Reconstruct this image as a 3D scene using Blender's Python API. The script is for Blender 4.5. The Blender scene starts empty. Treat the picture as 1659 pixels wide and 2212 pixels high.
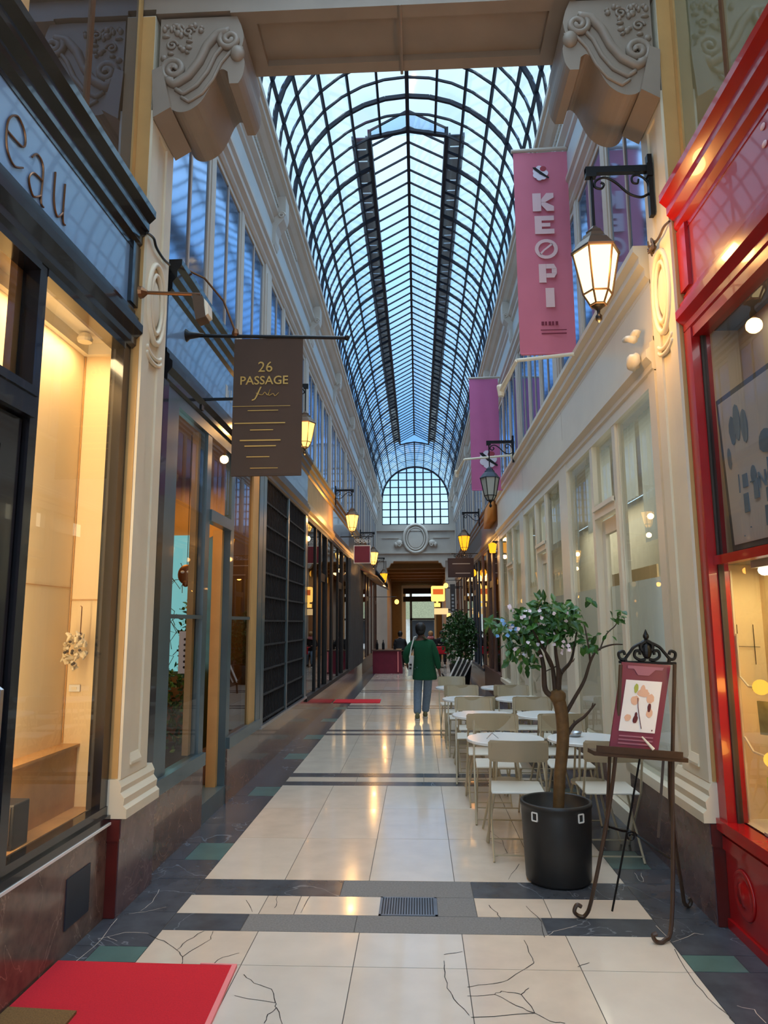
import bpy, math, random
from mathutils import Vector, Matrix, noise as mnoise

scene = bpy.context.scene
COL = scene.collection
R = math.radians
PI = math.pi
rng = random.Random(7)
XW = 1.74                      # half width of the passage between the shop fronts

# ------------------------------------------------------------------ camera
F, W, H = 1540.0, 1659, 2212
CAM = Vector((0.06, 0.0, 1.62))
ROLL, PITCH, YAW = R(0.3), R(8.835494), R(2.654178)
fwd = Vector((-math.sin(YAW) * math.cos(PITCH), math.cos(YAW) * math.cos(PITCH), math.sin(PITCH)))
rt0 = Vector((math.cos(YAW), math.sin(YAW), 0))
up0 = rt0.cross(fwd)
rt = rt0 * math.cos(ROLL) - up0 * math.sin(ROLL)
up = rt0 * math.sin(ROLL) + up0 * math.cos(ROLL)
cam_d = bpy.data.cameras.new('camera')
cam_d.sensor_fit = 'VERTICAL'
cam_d.sensor_height = 36.0
cam_d.lens = F / H * 36.0
cam_d.clip_start = 0.05
cam = bpy.data.objects.new('camera', cam_d)
COL.objects.link(cam)
M = Matrix.Identity(4)
for i in range(3):
    M[i][0], M[i][1], M[i][2], M[i][3] = rt[i], up[i], -fwd[i], CAM[i]
cam.matrix_world = M
scene.camera = cam


def _ray(px, py):
    return fwd + rt * ((px - W / 2) / F) + up * ((H / 2 - py) / F)


def atY(px, py, Y):            # point of the place seen at a pixel of the photo, at distance Y
    r = _ray(px, py)
    return CAM + r * ((Y - CAM.y) / r.y)


def atX(px, py, X):
    r = _ray(px, py)
    return CAM + r * ((X - CAM.x) / r.x)


def atZ(px, py, Z=0.0):
    r = _ray(px, py)
    return CAM + r * ((Z - CAM.z) / r.z)


# ------------------------------------------------------------------ materials
def S(r, g, b):
    def f(c):
        c = c / 255.0
        return c / 12.92 if c <= 0.04045 else ((c + 0.055) / 1.055) ** 2.4
    return (f(r), f(g), f(b), 1.0)


MATS = {}


def mat(name, rgb, rough=0.5, metal=0.0, var=0.0, scale=6.0, bump=0.0, spec=0.5, vein=None, emit=None, es=0.0, coat=0.0, detail=6.0):
    m = bpy.data.materials.new(name)
    m.use_nodes = True
    nt = m.node_tree
    b = nt.nodes['Principled BSDF']
    c = S(*rgb)
    b.inputs['Base Color'].default_value = c
    b.inputs['Roughness'].default_value = rough
    b.inputs['Metallic'].default_value = metal
    b.inputs['Specular IOR Level'].default_value = spec
    b.inputs['Coat Weight'].default_value = coat
    if emit:
        b.inputs['Emission Color'].default_value = S(*emit)
        b.inputs['Emission Strength'].default_value = es
    out = None
    if var or bump or vein:
        tc = nt.nodes.new('ShaderNodeTexCoord')
        nz = nt.nodes.new('ShaderNodeTexNoise')
        nz.inputs['Scale'].default_value = scale
        nz.inputs['Detail'].default_value = detail
        nt.links.new(tc.outputs['Object'], nz.inputs['Vector'])
        if var:
            rp = nt.nodes.new('ShaderNodeValToRGB')
            rp.color_ramp.elements[0].position = 0.32
            rp.color_ramp.elements[1].position = 0.68
            rp.color_ramp.elements[0].color = [x * (1 - var) for x in c[:3]] + [1]
            rp.color_ramp.elements[1].color = [min(1, x * (1 + var)) for x in c[:3]] + [1]
            nt.links.new(nz.outputs['Fac'], rp.inputs['Fac'])
            out = rp.outputs['Color']
        if vein:
            vrgb, vs, vw = vein
            n2 = nt.nodes.new('ShaderNodeTexNoise')
            n2.inputs['Scale'].default_value = vs
            n2.inputs['Detail'].default_value = 5
            n2.inputs['Distortion'].default_value = 1.4
            nt.links.new(tc.outputs['Object'], n2.inputs['Vector'])
            ma = nt.nodes.new('ShaderNodeMath'); ma.operation = 'SUBTRACT'; ma.inputs[1].default_value = 0.5
            mb_ = nt.nodes.new('ShaderNodeMath'); mb_.operation = 'ABSOLUTE'
            nt.links.new(n2.outputs['Fac'], ma.inputs[0]); nt.links.new(ma.outputs[0], mb_.inputs[0])
            vr = nt.nodes.new('ShaderNodeValToRGB')
            vr.color_ramp.elements[0].position = 0.0
            vr.color_ramp.elements[0].color = (1, 1, 1, 1)
            vr.color_ramp.elements[1].position = vw
            vr.color_ramp.elements[1].color = (0, 0, 0, 1)
            nt.links.new(mb_.outputs[0], vr.inputs['Fac'])
            mx = nt.nodes.new('ShaderNodeMixRGB')
            mx.inputs['Color2'].default_value = S(*vrgb)
            mx.inputs['Color1'].default_value = c
            if out:
                nt.links.new(out, mx.inputs['Color1'])
            nt.links.new(vr.outputs['Color'], mx.inputs['Fac'])
            out = mx.outputs['Color']
        if out:
            nt.links.new(out, b.inputs['Base Color'])
        if bump:
            bp = nt.nodes.new('ShaderNodeBump')
            bp.inputs['Strength'].default_value = bump
            bp.inputs['Distance'].default_value = 0.02
            nt.links.new(nz.outputs['Fac'], bp.inputs['Height'])
            nt.links.new(bp.outputs['Normal'], b.inputs['Normal'])
    MATS[name] = m
    return m


def glass(name, tint, base=0.05, gain=0.9, blend=0.35, rough=0.01, wobble=0.0, back=None):
    """a pane: lets light straight through, reflects more at grazing angles; with back it is a dark curtained pane"""
    m = bpy.data.materials.new(name)
    m.use_nodes = True
    nt = m.node_tree
    nt.nodes.clear()
    o = nt.nodes.new('ShaderNodeOutputMaterial')
    mx = nt.nodes.new('ShaderNodeMixShader')
    if back:
        t = nt.nodes.new('ShaderNodeBsdfDiffuse'); t.inputs['Color'].default_value = S(*back)
    else:
        t = nt.nodes.new('ShaderNodeBsdfTransparent'); t.inputs['Color'].default_value = S(*tint)
    g = nt.nodes.new('ShaderNodeBsdfGlossy')
    g.inputs['Roughness'].default_value = rough
    g.inputs['Color'].default_value = S(*tint) if back else (1, 1, 1, 1)
    lw = nt.nodes.new('ShaderNodeLayerWeight'); lw.inputs['Blend'].default_value = blend
    ma = nt.nodes.new('ShaderNodeMath'); ma.operation = 'MULTIPLY_ADD'
    ma.inputs[1].default_value = gain; ma.inputs[2].default_value = base; ma.use_clamp = True
    nt.links.new(lw.outputs['Fresnel'], ma.inputs[0])
    nt.links.new(ma.outputs[0], mx.inputs['Fac'])
    nt.links.new(t.outputs[0], mx.inputs[1]); nt.links.new(g.outputs[0], mx.inputs[2])
    nt.links.new(mx.outputs[0], o.inputs['Surface'])
    if wobble:
        tc = nt.nodes.new('ShaderNodeTexCoord')
        nz = nt.nodes.new('ShaderNodeTexNoise'); nz.inputs['Scale'].default_value = 1.3; nz.inputs['Detail'].default_value = 2
        nt.links.new(tc.outputs['Object'], nz.inputs['Vector'])
        bp = nt.nodes.new('ShaderNodeBump'); bp.inputs['Strength'].default_value = wobble; bp.inputs['Distance'].default_value = 0.05
        nt.links.new(nz.outputs['Fac'], bp.inputs['Height'])
        nt.links.new(bp.outputs['Normal'], g.inputs['Normal'])
    MATS[name] = m
    return m


def glow(name, rgb, strength):
    m = bpy.data.materials.new(name)
    m.use_nodes = True
    nt = m.node_tree
    nt.nodes.clear()
    o = nt.nodes.new('ShaderNodeOutputMaterial')
    e = nt.nodes.new('ShaderNodeEmission')
    e.inputs['Color'].default_value = S(*rgb); e.inputs['Strength'].default_value = strength
    nt.links.new(e.outputs[0], o.inputs['Surface'])
    MATS[name] = m
    return m


# ------------------------------------------------------------------ mesh builder
class MB:
    def __init__(self):
        self.v, self.f, self.mi, self.sm = [], [], [], []
        self.cur = 0
        self.smooth = False

    def _add(self, vs, fs):
        o = len(self.v)
        self.v += [Vector(p) for p in vs]
        for f in fs:
            self.f.append([i + o for i in f]); self.mi.append(self.cur); self.sm.append(self.smooth)

    def box(self, x0, x1, y0, y1, z0, z1):
        x0, x1 = min(x0, x1), max(x0, x1); y0, y1 = min(y0, y1), max(y0, y1); z0, z1 = min(z0, z1), max(z0, z1)
        self._add([(x0, y0, z0), (x1, y0, z0), (x1, y1, z0), (x0, y1, z0), (x0, y0, z1), (x1, y0, z1), (x1, y1, z1), (x0, y1, z1)],
                  [(0, 3, 2, 1), (4, 5, 6, 7), (0, 1, 5, 4), (1, 2, 6, 5), (2, 3, 7, 6), (3, 0, 4, 7)])
        return self

    def poly(self, pts):
        self._add(pts, [tuple(range(len(pts)))])
        return self

    def slab(self, pts, d):                      # polygon given as 3-D points, thickened along vector d
        n = len(pts); d = Vector(d)
        a = [Vector(p) for p in pts]
        self._add(a + [p + d for p in a], [tuple(range(n))[::-1], tuple(range(n, 2 * n))] + [(i, (i + 1) % n, n + (i + 1) % n, n + i) for i in range(n)])
        return self

    def prism(self, prof, axis, a0, a1):
        """extrude a closed 2-D profile: axis y -> (x,z); axis x -> (y,z); axis z -> (x,y)"""
        def P(p, a):
            if axis == 'y': return (p[0], a, p[1])
            if axis == 'x': return (a, p[0], p[1])
            return (p[0], p[1], a)
        n = len(prof)
        self._add([P(p, a0) for p in prof] + [P(p, a1) for p in prof],
                  [tuple(range(n))[::-1], tuple(range(n, 2 * n))] + [(i, (i + 1) % n, n + (i + 1) % n, n + i) for i in range(n)])
        return self

    def tube(self, pts, r, n=6, caps=True):
        pts = [Vector(p) for p in pts]
        m = len(pts)
        rr = r if isinstance(r, (list, tuple)) else [r] * m
        prev = None
        vs = []
        for i, p in enumerate(pts):
            t = (pts[min(i + 1, m - 1)] - pts[max(i - 1, 0)])
            t = t.normalized() if t.length > 1e-9 else Vector((0, 0, 1))
            if prev is None:
                a = Vector((0, 0, 1)) if abs(t.z) < 0.9 else Vector((1, 0, 0))
                u = t.cross(a).normalized()
            else:
                u = prev - t * prev.dot(t)
                u = u.normalized() if u.length > 1e-6 else t.orthogonal().normalized()
            prev = u
            w = t.cross(u)
            for k in range(n):
                q = 2 * PI * k / n + PI / n
                vs.append(p + (u * math.cos(q) + w * math.sin(q)) * rr[i])
        fs = [(i * n + k, i * n + (k + 1) % n, (i + 1) * n + (k + 1) % n, (i + 1) * n + k) for i in range(m - 1) for k in range(n)]
        if caps:
            fs += [tuple(range(n))[::-1], tuple(range((m - 1) * n, m * n))]
        self._add(vs, fs)
        return self

    def bar(self, p0, p1, w, h=None, upv=(0, 0, 1)):
        p0, p1 = Vector(p0), Vector(p1); h = h or w
        t = (p1 - p0).normalized(); u = t.cross(Vector(upv))
        u = u.normalized() if u.length > 1e-6 else t.orthogonal().normalized()
        k = u.cross(t)
        vs = [p + u * a * w / 2 + k * b * h / 2 for p in (p0, p1) for a, b in ((-1, -1), (1, -1), (1, 1), (-1, 1))]
        self._add(vs, [(0, 1, 2, 3)[::-1], (4, 5, 6, 7), (0, 1, 5, 4), (1, 2, 6, 5), (2, 3, 7, 6), (3, 0, 4, 7)])
        return self

    def lathe(self, prof, c=(0, 0, 0), n=24, axis='z', ph=0.0, sx=1.0, sy=1.0):
        c = Vector(c); m = len(prof); vs = []
        for r, z in prof:
            for k in range(n):
                q = 2 * PI * k / n + ph
                a, b = r * math.cos(q) * sx, r * math.sin(q) * sy
                vs.append(c + (Vector((a, b, z)) if axis == 'z' else Vector((a, z, b)) if axis == 'y' else Vector((z, a, b))))
        fs = [(i * n + k, i * n + (k + 1) % n, (i + 1) * n + (k + 1) % n, (i + 1) * n + k) for i in range(m - 1) for k in range(n)]
        if prof[0][0] > 1e-6: fs.append(tuple(range(n))[::-1])
        if prof[-1][0] > 1e-6: fs.append(tuple(range((m - 1) * n, m * n)))
        self._add(vs, fs)
        return self

    def ball(self, c, rx, ry=None, rz=None, n=12, m=8, jitter=0.0, seed=0):
        ry = ry or rx; rz = rz or rx; c = Vector(c)
        rr = random.Random(seed)
        vs = [c + Vector((0, 0, -rz))]
        for i in range(1, m):
            q = -PI / 2 + PI * i / m
            for k in range(n):
                a = 2 * PI * k / n; j = 1 + rr.uniform(-jitter, jitter)
                vs.append(c + Vector((rx * math.cos(q) * math.cos(a) * j, ry * math.cos(q) * math.sin(a) * j, rz * math.sin(q) * j)))
        vs.append(c + Vector((0, 0, rz)))
        fs = [(0, 1 + (k + 1) % n, 1 + k) for k in range(n)]
        for i in range(m - 2):
            for k in range(n):
                a = 1 + i * n
                fs.append((a + k, a + (k + 1) % n, a + n + (k + 1) % n, a + n + k))
        l = 1 + (m - 2) * n
        fs += [(l + k, l + (k + 1) % n, len(vs) - 1) for k in range(n)]
        self._add(vs, fs)
        return self

    def text(self, s, size, o, xd, yd, depth=0.004, align='LEFT', fat=0.0, shear=0.0):
        cu = bpy.data.curves.new('t', 'FONT'); cu.body = s; cu.size = size; cu.align_x = align
        cu.offset = fat; cu.shear = shear; cu.resolution_u = 3; cu.extrude = depth / 2
        ob = bpy.data.objects.new('t', cu); COL.objects.link(ob)
        bpy.context.view_layer.update()
        me = bpy.data.meshes.new_from_object(ob.evaluated_get(bpy.context.evaluated_depsgraph_get()))
        bpy.data.objects.remove(ob); bpy.data.curves.remove(cu)
        o, xd, yd = Vector(o), Vector(xd), Vector(yd); zd = xd.cross(yd)
        self._add([o + xd * v.co.x + yd * v.co.y + zd * v.co.z for v in me.vertices], [tuple(p.vertices) for p in me.polygons])
        bpy.data.meshes.remove(me)
        return self

    def build(self, name, mats, parent=None, bevel=0.0):
        me = bpy.data.meshes.new(name)
        o = bpy.data.objects.new(name, me)
        off = Vector((0, 0, 0))
        if parent is not None:
            q = parent
            while q is not None:
                off += q.location; q = q.parent
        me.from_pydata([tuple(v - off) for v in self.v], [], self.f)
        for m in (mats if isinstance(mats, (list, tuple)) else [mats]):
            me.materials.append(MATS[m] if isinstance(m, str) else m)
        me.polygons.foreach_set('material_index', self.mi)
        me.polygons.foreach_set('use_smooth', self.sm)
        me.update()
        me.validate()
        COL.objects.link(o)
        if parent is not None:
            o.parent = parent
        if bevel:
            b = o.modifiers.new('bevel', 'BEVEL'); b.width = bevel; b.segments = 2; b.limit_method = 'ANGLE'; b.angle_limit = R(40)
        return o


def tag(o, label=None, cat=None, group=None, kind=None):
    if label: o['label'] = label
    if cat: o['category'] = cat
    if group: o['group'] = group
    if kind: o['kind'] = kind
    return o


def thing(name, loc, label=None, cat=None, group=None, kind=None):
    o = bpy.data.objects.new(name, None)
    o.empty_display_size = 0.1
    COL.objects.link(o); o.location = loc
    return tag(o, label, cat, group, kind)


def copy_tree(o, parent=None):
    c = o.copy(); COL.objects.link(c)
    if parent is not None:
        c.parent = parent
    for ch in o.children:
        copy_tree(ch, c)
    return c


def spiral(c, r0, r1, a0, turns, axis='y', n=28):
    """points of a flat scroll round c"""
    out = []
    for i in range(n + 1):
        t = i / n; r = r0 + (r1 - r0) * t; a = a0 + turns * 2 * PI * t
        d = (r * math.cos(a), 0, r * math.sin(a)) if axis == 'y' else (0, r * math.cos(a), r * math.sin(a))
        out.append(Vector(c) + Vector(d))
    return out


# ------------------------------------------------------------------ material list
mat('cream_paint', (226, 214, 188), 0.42, var=0.05, scale=3, bump=0.03)
mat('cream_shop_paint', (226, 217, 196), 0.32, var=0.03, scale=3)
mat('stone_grey_paint', (196, 186, 174), 0.5, var=0.06, scale=2.5, bump=0.03)
mat('panel_grey_paint', (190, 194, 194), 0.45, var=0.04, scale=2)
mat('mauve_paint', (178, 165, 156), 0.55, var=0.06, scale=2.5)
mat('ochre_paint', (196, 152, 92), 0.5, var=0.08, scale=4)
mat('black_paint', (32, 32, 36), 0.16, var=0.12, scale=5, coat=0.3)
mat('black_matt', (30, 29, 30), 0.5, spec=0.3)
mat('slate_paint', (112, 124, 138), 0.3, var=0.08, scale=3, coat=0.2)
mat('fascia_blue', (122, 154, 192), 0.2, var=0.06, scale=2, coat=0.5)  # blue-grey paint with reflected sky put into the base colour
mat('teal_paint', (74, 92, 98), 0.3, var=0.1, scale=4, coat=0.2)
mat('dark_green_paint', (38, 46, 38), 0.3, var=0.12, scale=4)
mat('red_paint', (168, 14, 18), 0.25, var=0.08, scale=5, coat=0.3, bump=0.04)
mat('red_panel', (172, 66, 78), 0.3, var=0.06, scale=2, coat=0.4)
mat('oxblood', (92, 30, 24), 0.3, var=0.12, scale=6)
mat('plum_marble', (98, 76, 78), 0.22, var=0.2, scale=9, vein=((128, 104, 102), 2.2, 0.006), coat=0.2)
mat('brown_marble', (104, 82, 72), 0.2, var=0.28, scale=14, vein=((150, 124, 108), 1.9, 0.005), coat=0.3)
mat('slate', (74, 78, 85), 0.22, var=0.2, scale=7, vein=((120, 126, 134), 0.9, 0.002), bump=0.02)
mat('green_slate', (84, 112, 108), 0.28, var=0.12, scale=8)
mat('asphalt', (122, 120, 118), 0.7, var=0.16, scale=90, bump=0.12)
mat('limestone', (220, 205, 187), 0.13, var=0.05, scale=5, bump=0.006, coat=0.15)
mat('limestone_warm', (218, 200, 180), 0.14, var=0.06, scale=6, bump=0.006, coat=0.15)
mat('limestone_pale', (221, 209, 194), 0.12, var=0.05, scale=4, bump=0.006, coat=0.15)
mat('grout', (92, 86, 80), 0.8)
mat('crack', (46, 42, 40), 0.9)
mat('iron', (5, 10, 28), 0.6, metal=0.0, spec=0.3)
mat('iron_black', (20, 20, 22), 0.4, metal=0.4)
mat('dark_iron', (58, 66, 78), 0.4, metal=0.5, var=0.1)
mat('zinc', (120, 128, 138), 0.4, metal=0.6, var=0.15, scale=3)
mat('bronze', (128, 86, 54), 0.35, metal=0.7)
mat('gold', (196, 158, 84), 0.35, metal=0.5)
mat('pink_cloth', (214, 120, 142), 0.8, var=0.04, scale=3)
mat('pink_cloth_far', (208, 112, 162), 0.8, var=0.04, scale=3)
mat('pale_ink', (236, 200, 204), 0.8)
mat('brown_cloth', (74, 58, 48), 0.75, var=0.06, scale=4)
mat('maroon', (122, 26, 52), 0.6, var=0.08)
mat('red_carpet', (206, 28, 44), 0.95, var=0.08, scale=140, bump=0.15)
mat('pink_edge', (240, 140, 140), 0.9)
mat('coir', (126, 92, 50), 0.95, var=0.25, scale=160, bump=0.3)
mat('chair_paint', (176, 162, 134), 0.3, var=0.02)  # beige darkened to stand for the shade on chair backs
mat('table_white', (228, 236, 240), 0.2)
mat('pot_black', (40, 39, 38), 0.45, var=0.15, scale=8, bump=0.08)
mat('soil', (50, 36, 24), 0.95, var=0.3, scale=40, bump=0.4)
mat('bark', (104, 76, 40), 0.7, var=0.25, scale=22, bump=0.25)
mat('twig', (62, 46, 34), 0.7, var=0.2, scale=22)
mat('leaf', (44, 92, 30), 0.4, var=0.35, scale=9)
mat('leaf_dark', (46, 88, 40), 0.4, var=0.4, scale=9)
mat('petal', (238, 226, 240), 0.6)
mat('petal_blue', (120, 170, 226), 0.6)
mat('easel_wood', (70, 50, 36), 0.4, var=0.2, scale=12)
mat('board_plum', (122, 44, 62), 0.35, var=0.05)
mat('paper', (240, 232, 228), 0.7)
mat('peach', (226, 178, 150), 0.7)
mat('lime', (166, 170, 74), 0.7)
mat('dark_ink', (92, 24, 32), 0.7)
mat('print_blue', (140, 158, 176), 0.7)
mat('print_grey', (120, 116, 112), 0.7)
mat('cream_wall', (238, 214, 172), 0.6, var=0.03, scale=2)
mat('cream_light', (240, 232, 214), 0.6, var=0.02, scale=2)
mat('shop_back', (150, 112, 66), 0.6, var=0.2, scale=2)
mat('dark_back', (62, 50, 42), 0.6, var=0.3, scale=3)
mat('oak', (196, 150, 98), 0.4, var=0.12, scale=9)
mat('speaker_black', (46, 46, 50), 0.5)
mat('bone', (222, 208, 180), 0.55, var=0.2, scale=30, bump=0.3)
mat('mesh_grille', (44, 34, 34), 0.4, metal=0.3, var=0.15, scale=8)
mat('grey_shutter', (74, 72, 71), 0.45, var=0.12, scale=6)
mat('brown_wood', (84, 48, 30), 0.35, var=0.25, scale=8)
mat('orange_cloth', (204, 132, 56), 0.7, var=0.1)
mat('steel', (170, 172, 176), 0.3, metal=0.9)
mat('white_plastic', (236, 234, 228), 0.4)
mat('white_metal', (238, 228, 206), 0.4)
mat('canvas_olive', (112, 112, 84), 0.8, var=0.25, scale=14)
mat('card_green', (164, 186, 96), 0.7, var=0.1)
mat('sweater_green', (10, 74, 44), 0.95, var=0.08, scale=40, bump=0.1)
mat('denim', (112, 128, 146), 0.85, var=0.1, scale=30)
mat('denim_light', (126, 160, 204), 0.85, var=0.1, scale=30)
mat('skin_brown', (104, 66, 48), 0.5)
mat('skin_light', (206, 158, 132), 0.5)
mat('hair_black', (18, 15, 14), 0.6, bump=0.3, scale=60)
mat('hair_blond', (186, 140, 86), 0.6, bump=0.3, scale=60)
mat('scarf_pink', (222, 142, 140), 0.8, var=0.2, scale=20)
mat('coat_black', (24, 22, 24), 0.8)
mat('shoe_olive', (120, 116, 84), 0.7)
mat('tote_white', (228, 226, 222), 0.85)
mat('brown_ceiling', (138, 108, 68), 0.55, var=0.06)
mat('facade_stone', (208, 200, 186), 0.7, var=0.1)
mat('sheer', (214, 214, 206), 0.8, var=0.05)
glass('pane_clear', (238, 242, 242), base=0.03, gain=0.6, blend=0.25)
glass('pane_mirror', (182, 208, 245), base=0.66, gain=0.4, blend=0.4, wobble=0.03, rough=0.07, back=(120, 132, 150))
glass('pane_mirror_brown', (185, 200, 230), base=0.34, gain=0.4, blend=0.4, wobble=0.05, back=(86, 70, 54))
glass('pane_mirror_olive', (205, 215, 220), base=0.4, gain=0.4, blend=0.4, wobble=0.05, back=(150, 146, 112))
glass('pane_dark', (150, 150, 150), base=0.10, gain=0.8, blend=0.35)
glass('roof_glass', (214, 232, 246), base=0.01, gain=0.22, blend=0.2, rough=0.05)
glass('roof_glass_clear', (226, 238, 250), base=0.01, gain=0.2, blend=0.2, rough=0.05)
mat('portal_paint', (150, 134, 118), 0.5, var=0.08, scale=3, bump=0.03)  # cream paint darkened so the beam and consoles look shaded
SKY_LO, SKY_HI, SKY_BACK, EXPO = 1.65, 5.2, 0.25, 0.0
def bez(pts, n=8):
    out = []
    for i in range(len(pts) - 1):
        p0 = pts[max(i - 1, 0)]; p1 = pts[i]; p2 = pts[i + 1]; p3 = pts[min(i + 2, len(pts) - 1)]
        for k in range(n):
            q = k / n
            out.append(tuple(0.5 * (2 * p1[j] + (p2[j] - p0[j]) * q + (2 * p0[j] - 5 * p1[j] + 4 * p2[j] - p3[j]) * q * q + (3 * p1[j] - p0[j] - 3 * p2[j] + p3[j]) * q ** 3) for j in range(len(p1))))
    out.append(tuple(pts[-1])); return out
# ================================================================== floor
def build_floor():
    mats = ['grout', 'limestone', 'limestone_warm', 'limestone_pale', 'slate', 'green_slate', 'asphalt', 'crack', 'grout']
    fl = MB()
    fl.cur = 0
    fl.box(-XW - 0.1, XW + 0.1, -4, 46, -0.06, -0.003)
    g = 0.0022
    r = random.Random(3)

    def tile(x0, x1, y0, y1, m):
        fl.cur = m
        fl.box(x0 + g, x1 - g, y0 + g, y1 - g, -0.02, 0.0)

    bands = [(0.78, 0.98, 1.2, 1.42), (4.06, 4.285, 4.56, 4.83), (7.5, 7.68, 7.9, 8.1), (10.75, 10.92, 11.12, 11.3)]
    y = 14.0
    while y < 45:
        bands.append((y, y + 0.18, y + 0.37, y + 0.55)); y += 3.25
    cols = [-1.33, -0.81, -0.27, 0.27, 0.81, 1.33]
    lastY = -4.0
    for bi, (a, b, c, d) in enumerate(bands):
        n = 3 if bi else 4
        if bi == 1:
            rows = [1.42, 2.1, 2.9, 3.68, 4.06]
        else:
            rows = [lastY + (a - lastY) * k / n for k in range(n + 1)]
        for i in range(len(rows) - 1):
            for k in range(5):
                tile(cols[k], cols[k + 1], rows[i], rows[i + 1], r.choice([1, 1, 2, 3]))
        if bi == 1:
            fl_d = 4
            # first band, broken by a tarmac repair and a drain
            tile(-1.33, -0.91, a, b, 4); tile(-0.91, -0.3, a, b, 6); tile(-0.3, 0.72, a, b, 6); tile(0.72, 1.33, a, b, 4)
            tile(-1.33, -0.86, b, c, 1); tile(-0.86, -0.66, b, c, 2); tile(-0.66, -0.18, b, c, 1)
            tile(0.15, 0.37, b, c, 6); tile(0.37, 0.78, b, c, 2); tile(0.78, 1.33, b, c, 1)
            tile(-1.33, -0.43, c, d, 4); tile(-0.43, 0.37, c, d, 6); tile(0.37, 1.33, c, d, 4)
        else:
            xs = [-1.33, -0.6, 0.1, 0.75, 1.33]
            for k in range(4):
                tile(xs[k], xs[k + 1], a, b, 4); tile(xs[k], xs[k + 1], c, d, 4)
                tile(xs[k], xs[k + 1], b, c, r.choice([1, 2, 3]))
        lastY = d
    # dark border strips with green inlays
    for s in (-1, 1):
        y = -4.0
        greens = [1.9, 3.69, 5.2 if s < 0 else 5.1, 7.05, 8.9, 10.4, 12.2, 13.9]
        cuts = sorted(set([-4, -2.5, -1, 0.6] + greens + [q + 0.38 if q > 4 else q + 0.17 for q in greens] + [2.9, 4.3, 4.83, 6.1, 9.7, 11.3, 13] + [15 + 0.9 * k for k in range(35)]))
        for i in range(len(cuts) - 1):
            a, b = cuts[i], cuts[i + 1]
            if any(abs(a - q) < 1e-6 for q in greens):
                for (p, q, m) in ((1.33, 1.585, 5), (1.585, XW + 0.06, 4)):
                    tile(min(s * p, s * q), max(s * p, s * q), a, b, m)
            else:
                tile(min(s * 1.33, s * (XW + .06)), max(s * 1.33, s * (XW + .06)), a, b, 4)
    # cracks
    def crack(pts, ox, oy, w=0.0032, m=7):
        fl.cur = m
        P = [atZ(ox + x / 2.37, oy + yy / 2.37, 0.0012) for x, yy in pts]
        Q = []
        for i in range(len(P) - 1):
            for k in range(3):
                t = k / 3
                q = P[i].lerp(P[i + 1], t)
                if k: q += Vector((r.uniform(-.006, .006), r.uniform(-.006, .006), 0))
                Q.append(q)
        Q.append(P[-1])
        for i in range(len(Q) - 1):
            t = (Q[i + 1] - Q[i]).normalized(); n = Vector((-t.y, t.x, 0)) * w * r.uniform(.35, .7)
            fl.poly([Q[i] + n, Q[i] - n, Q[i + 1] - n, Q[i + 1] + n])
    L = (0, 1400); Rr = (959, 1400)
    for p in ([(765, 1470), (840, 1498), (905, 1545), (935, 1580), (985, 1545), (1080, 1490), (1090, 1450)], [(905, 1545), (960, 1495), (1045, 1448)],
              [(935, 1580), (930, 1620)], [(1070, 1625), (1140, 1582), (1225, 1560)], [(1248, 1670), (1300, 1715), (1390, 1745), (1410, 1815), (1415, 1840), (1445, 1924)],
              [(1200, 1778), (1410, 1815)], [(1415, 1840), (1370, 1875), (1352, 1920)], [(1415, 1253), (1418, 1300), (1405, 1330)], [(1260, 1290), (1292, 1350)], [(1595, 1260), (1540, 1355)]):
        crack(p, *L)
    for p in ([(0, 1568), (95, 1553)], [(0, 1600), (6, 1660), (15, 1740), (50, 1795), (130, 1880)], [(120, 1735), (215, 1722), (325, 1700), (460, 1612), (455, 1590), (410, 1495)],
              [(120, 1780), (260, 1772), (295, 1755), (395, 1772), (435, 1740)], [(395, 1772), (465, 1868), (540, 1908), (620, 1920)], [(260, 1772), (370, 1830), (465, 1868)],
              [(140, 1890), (465, 1868)], [(685, 1632), (745, 1610)], [(1180, 1540), (1270, 1690), (1350, 1790), (1440, 1865), (1490, 1920)], [(230, 930), (300, 985), (325, 1050), (390, 1045)],
              [(325, 1050), (250, 1072)], [(235, 985), (295, 1000)], [(385, 1105), (330, 1185)], [(230, 1315), (275, 1355), (290, 1390)], [(420, 1320), (500, 1400), (515, 1480)]):
        crack(p, *Rr)
    fl.v  # white scratches in the slate
    mats[8] = 'limestone_pale'
    for p in ([(515, 1480), (560, 1450), (680, 1420)], [(1170, 1505), (1280, 1460), (1330, 1465)], [(975, 1150), (1000, 1190), (1022, 1195), (1010, 1150)], [(1085, 1420), (1160, 1500)], [(1500, 1830), (1590, 1850), (1650, 1920)]):
        crack(p, *Rr, w=0.0025, m=8)
    for p in ([(815, 1235), (780, 1300), (720, 1345)], [(660, 1360), (740, 1350), (850, 1325)], [(500, 1490), (640, 1455), (760, 1460)], [(380, 1610), (520, 1490), (600, 1385)], [(550, 1478), (600, 1500)]):
        crack(p, *L, w=0.0025, m=8)
    o = fl.build('floor', mats)
    tag(o, 'pale limestone passage floor crossed by dark slate bands, with cracked slabs', 'floor', kind='structure')


build_floor()

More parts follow.
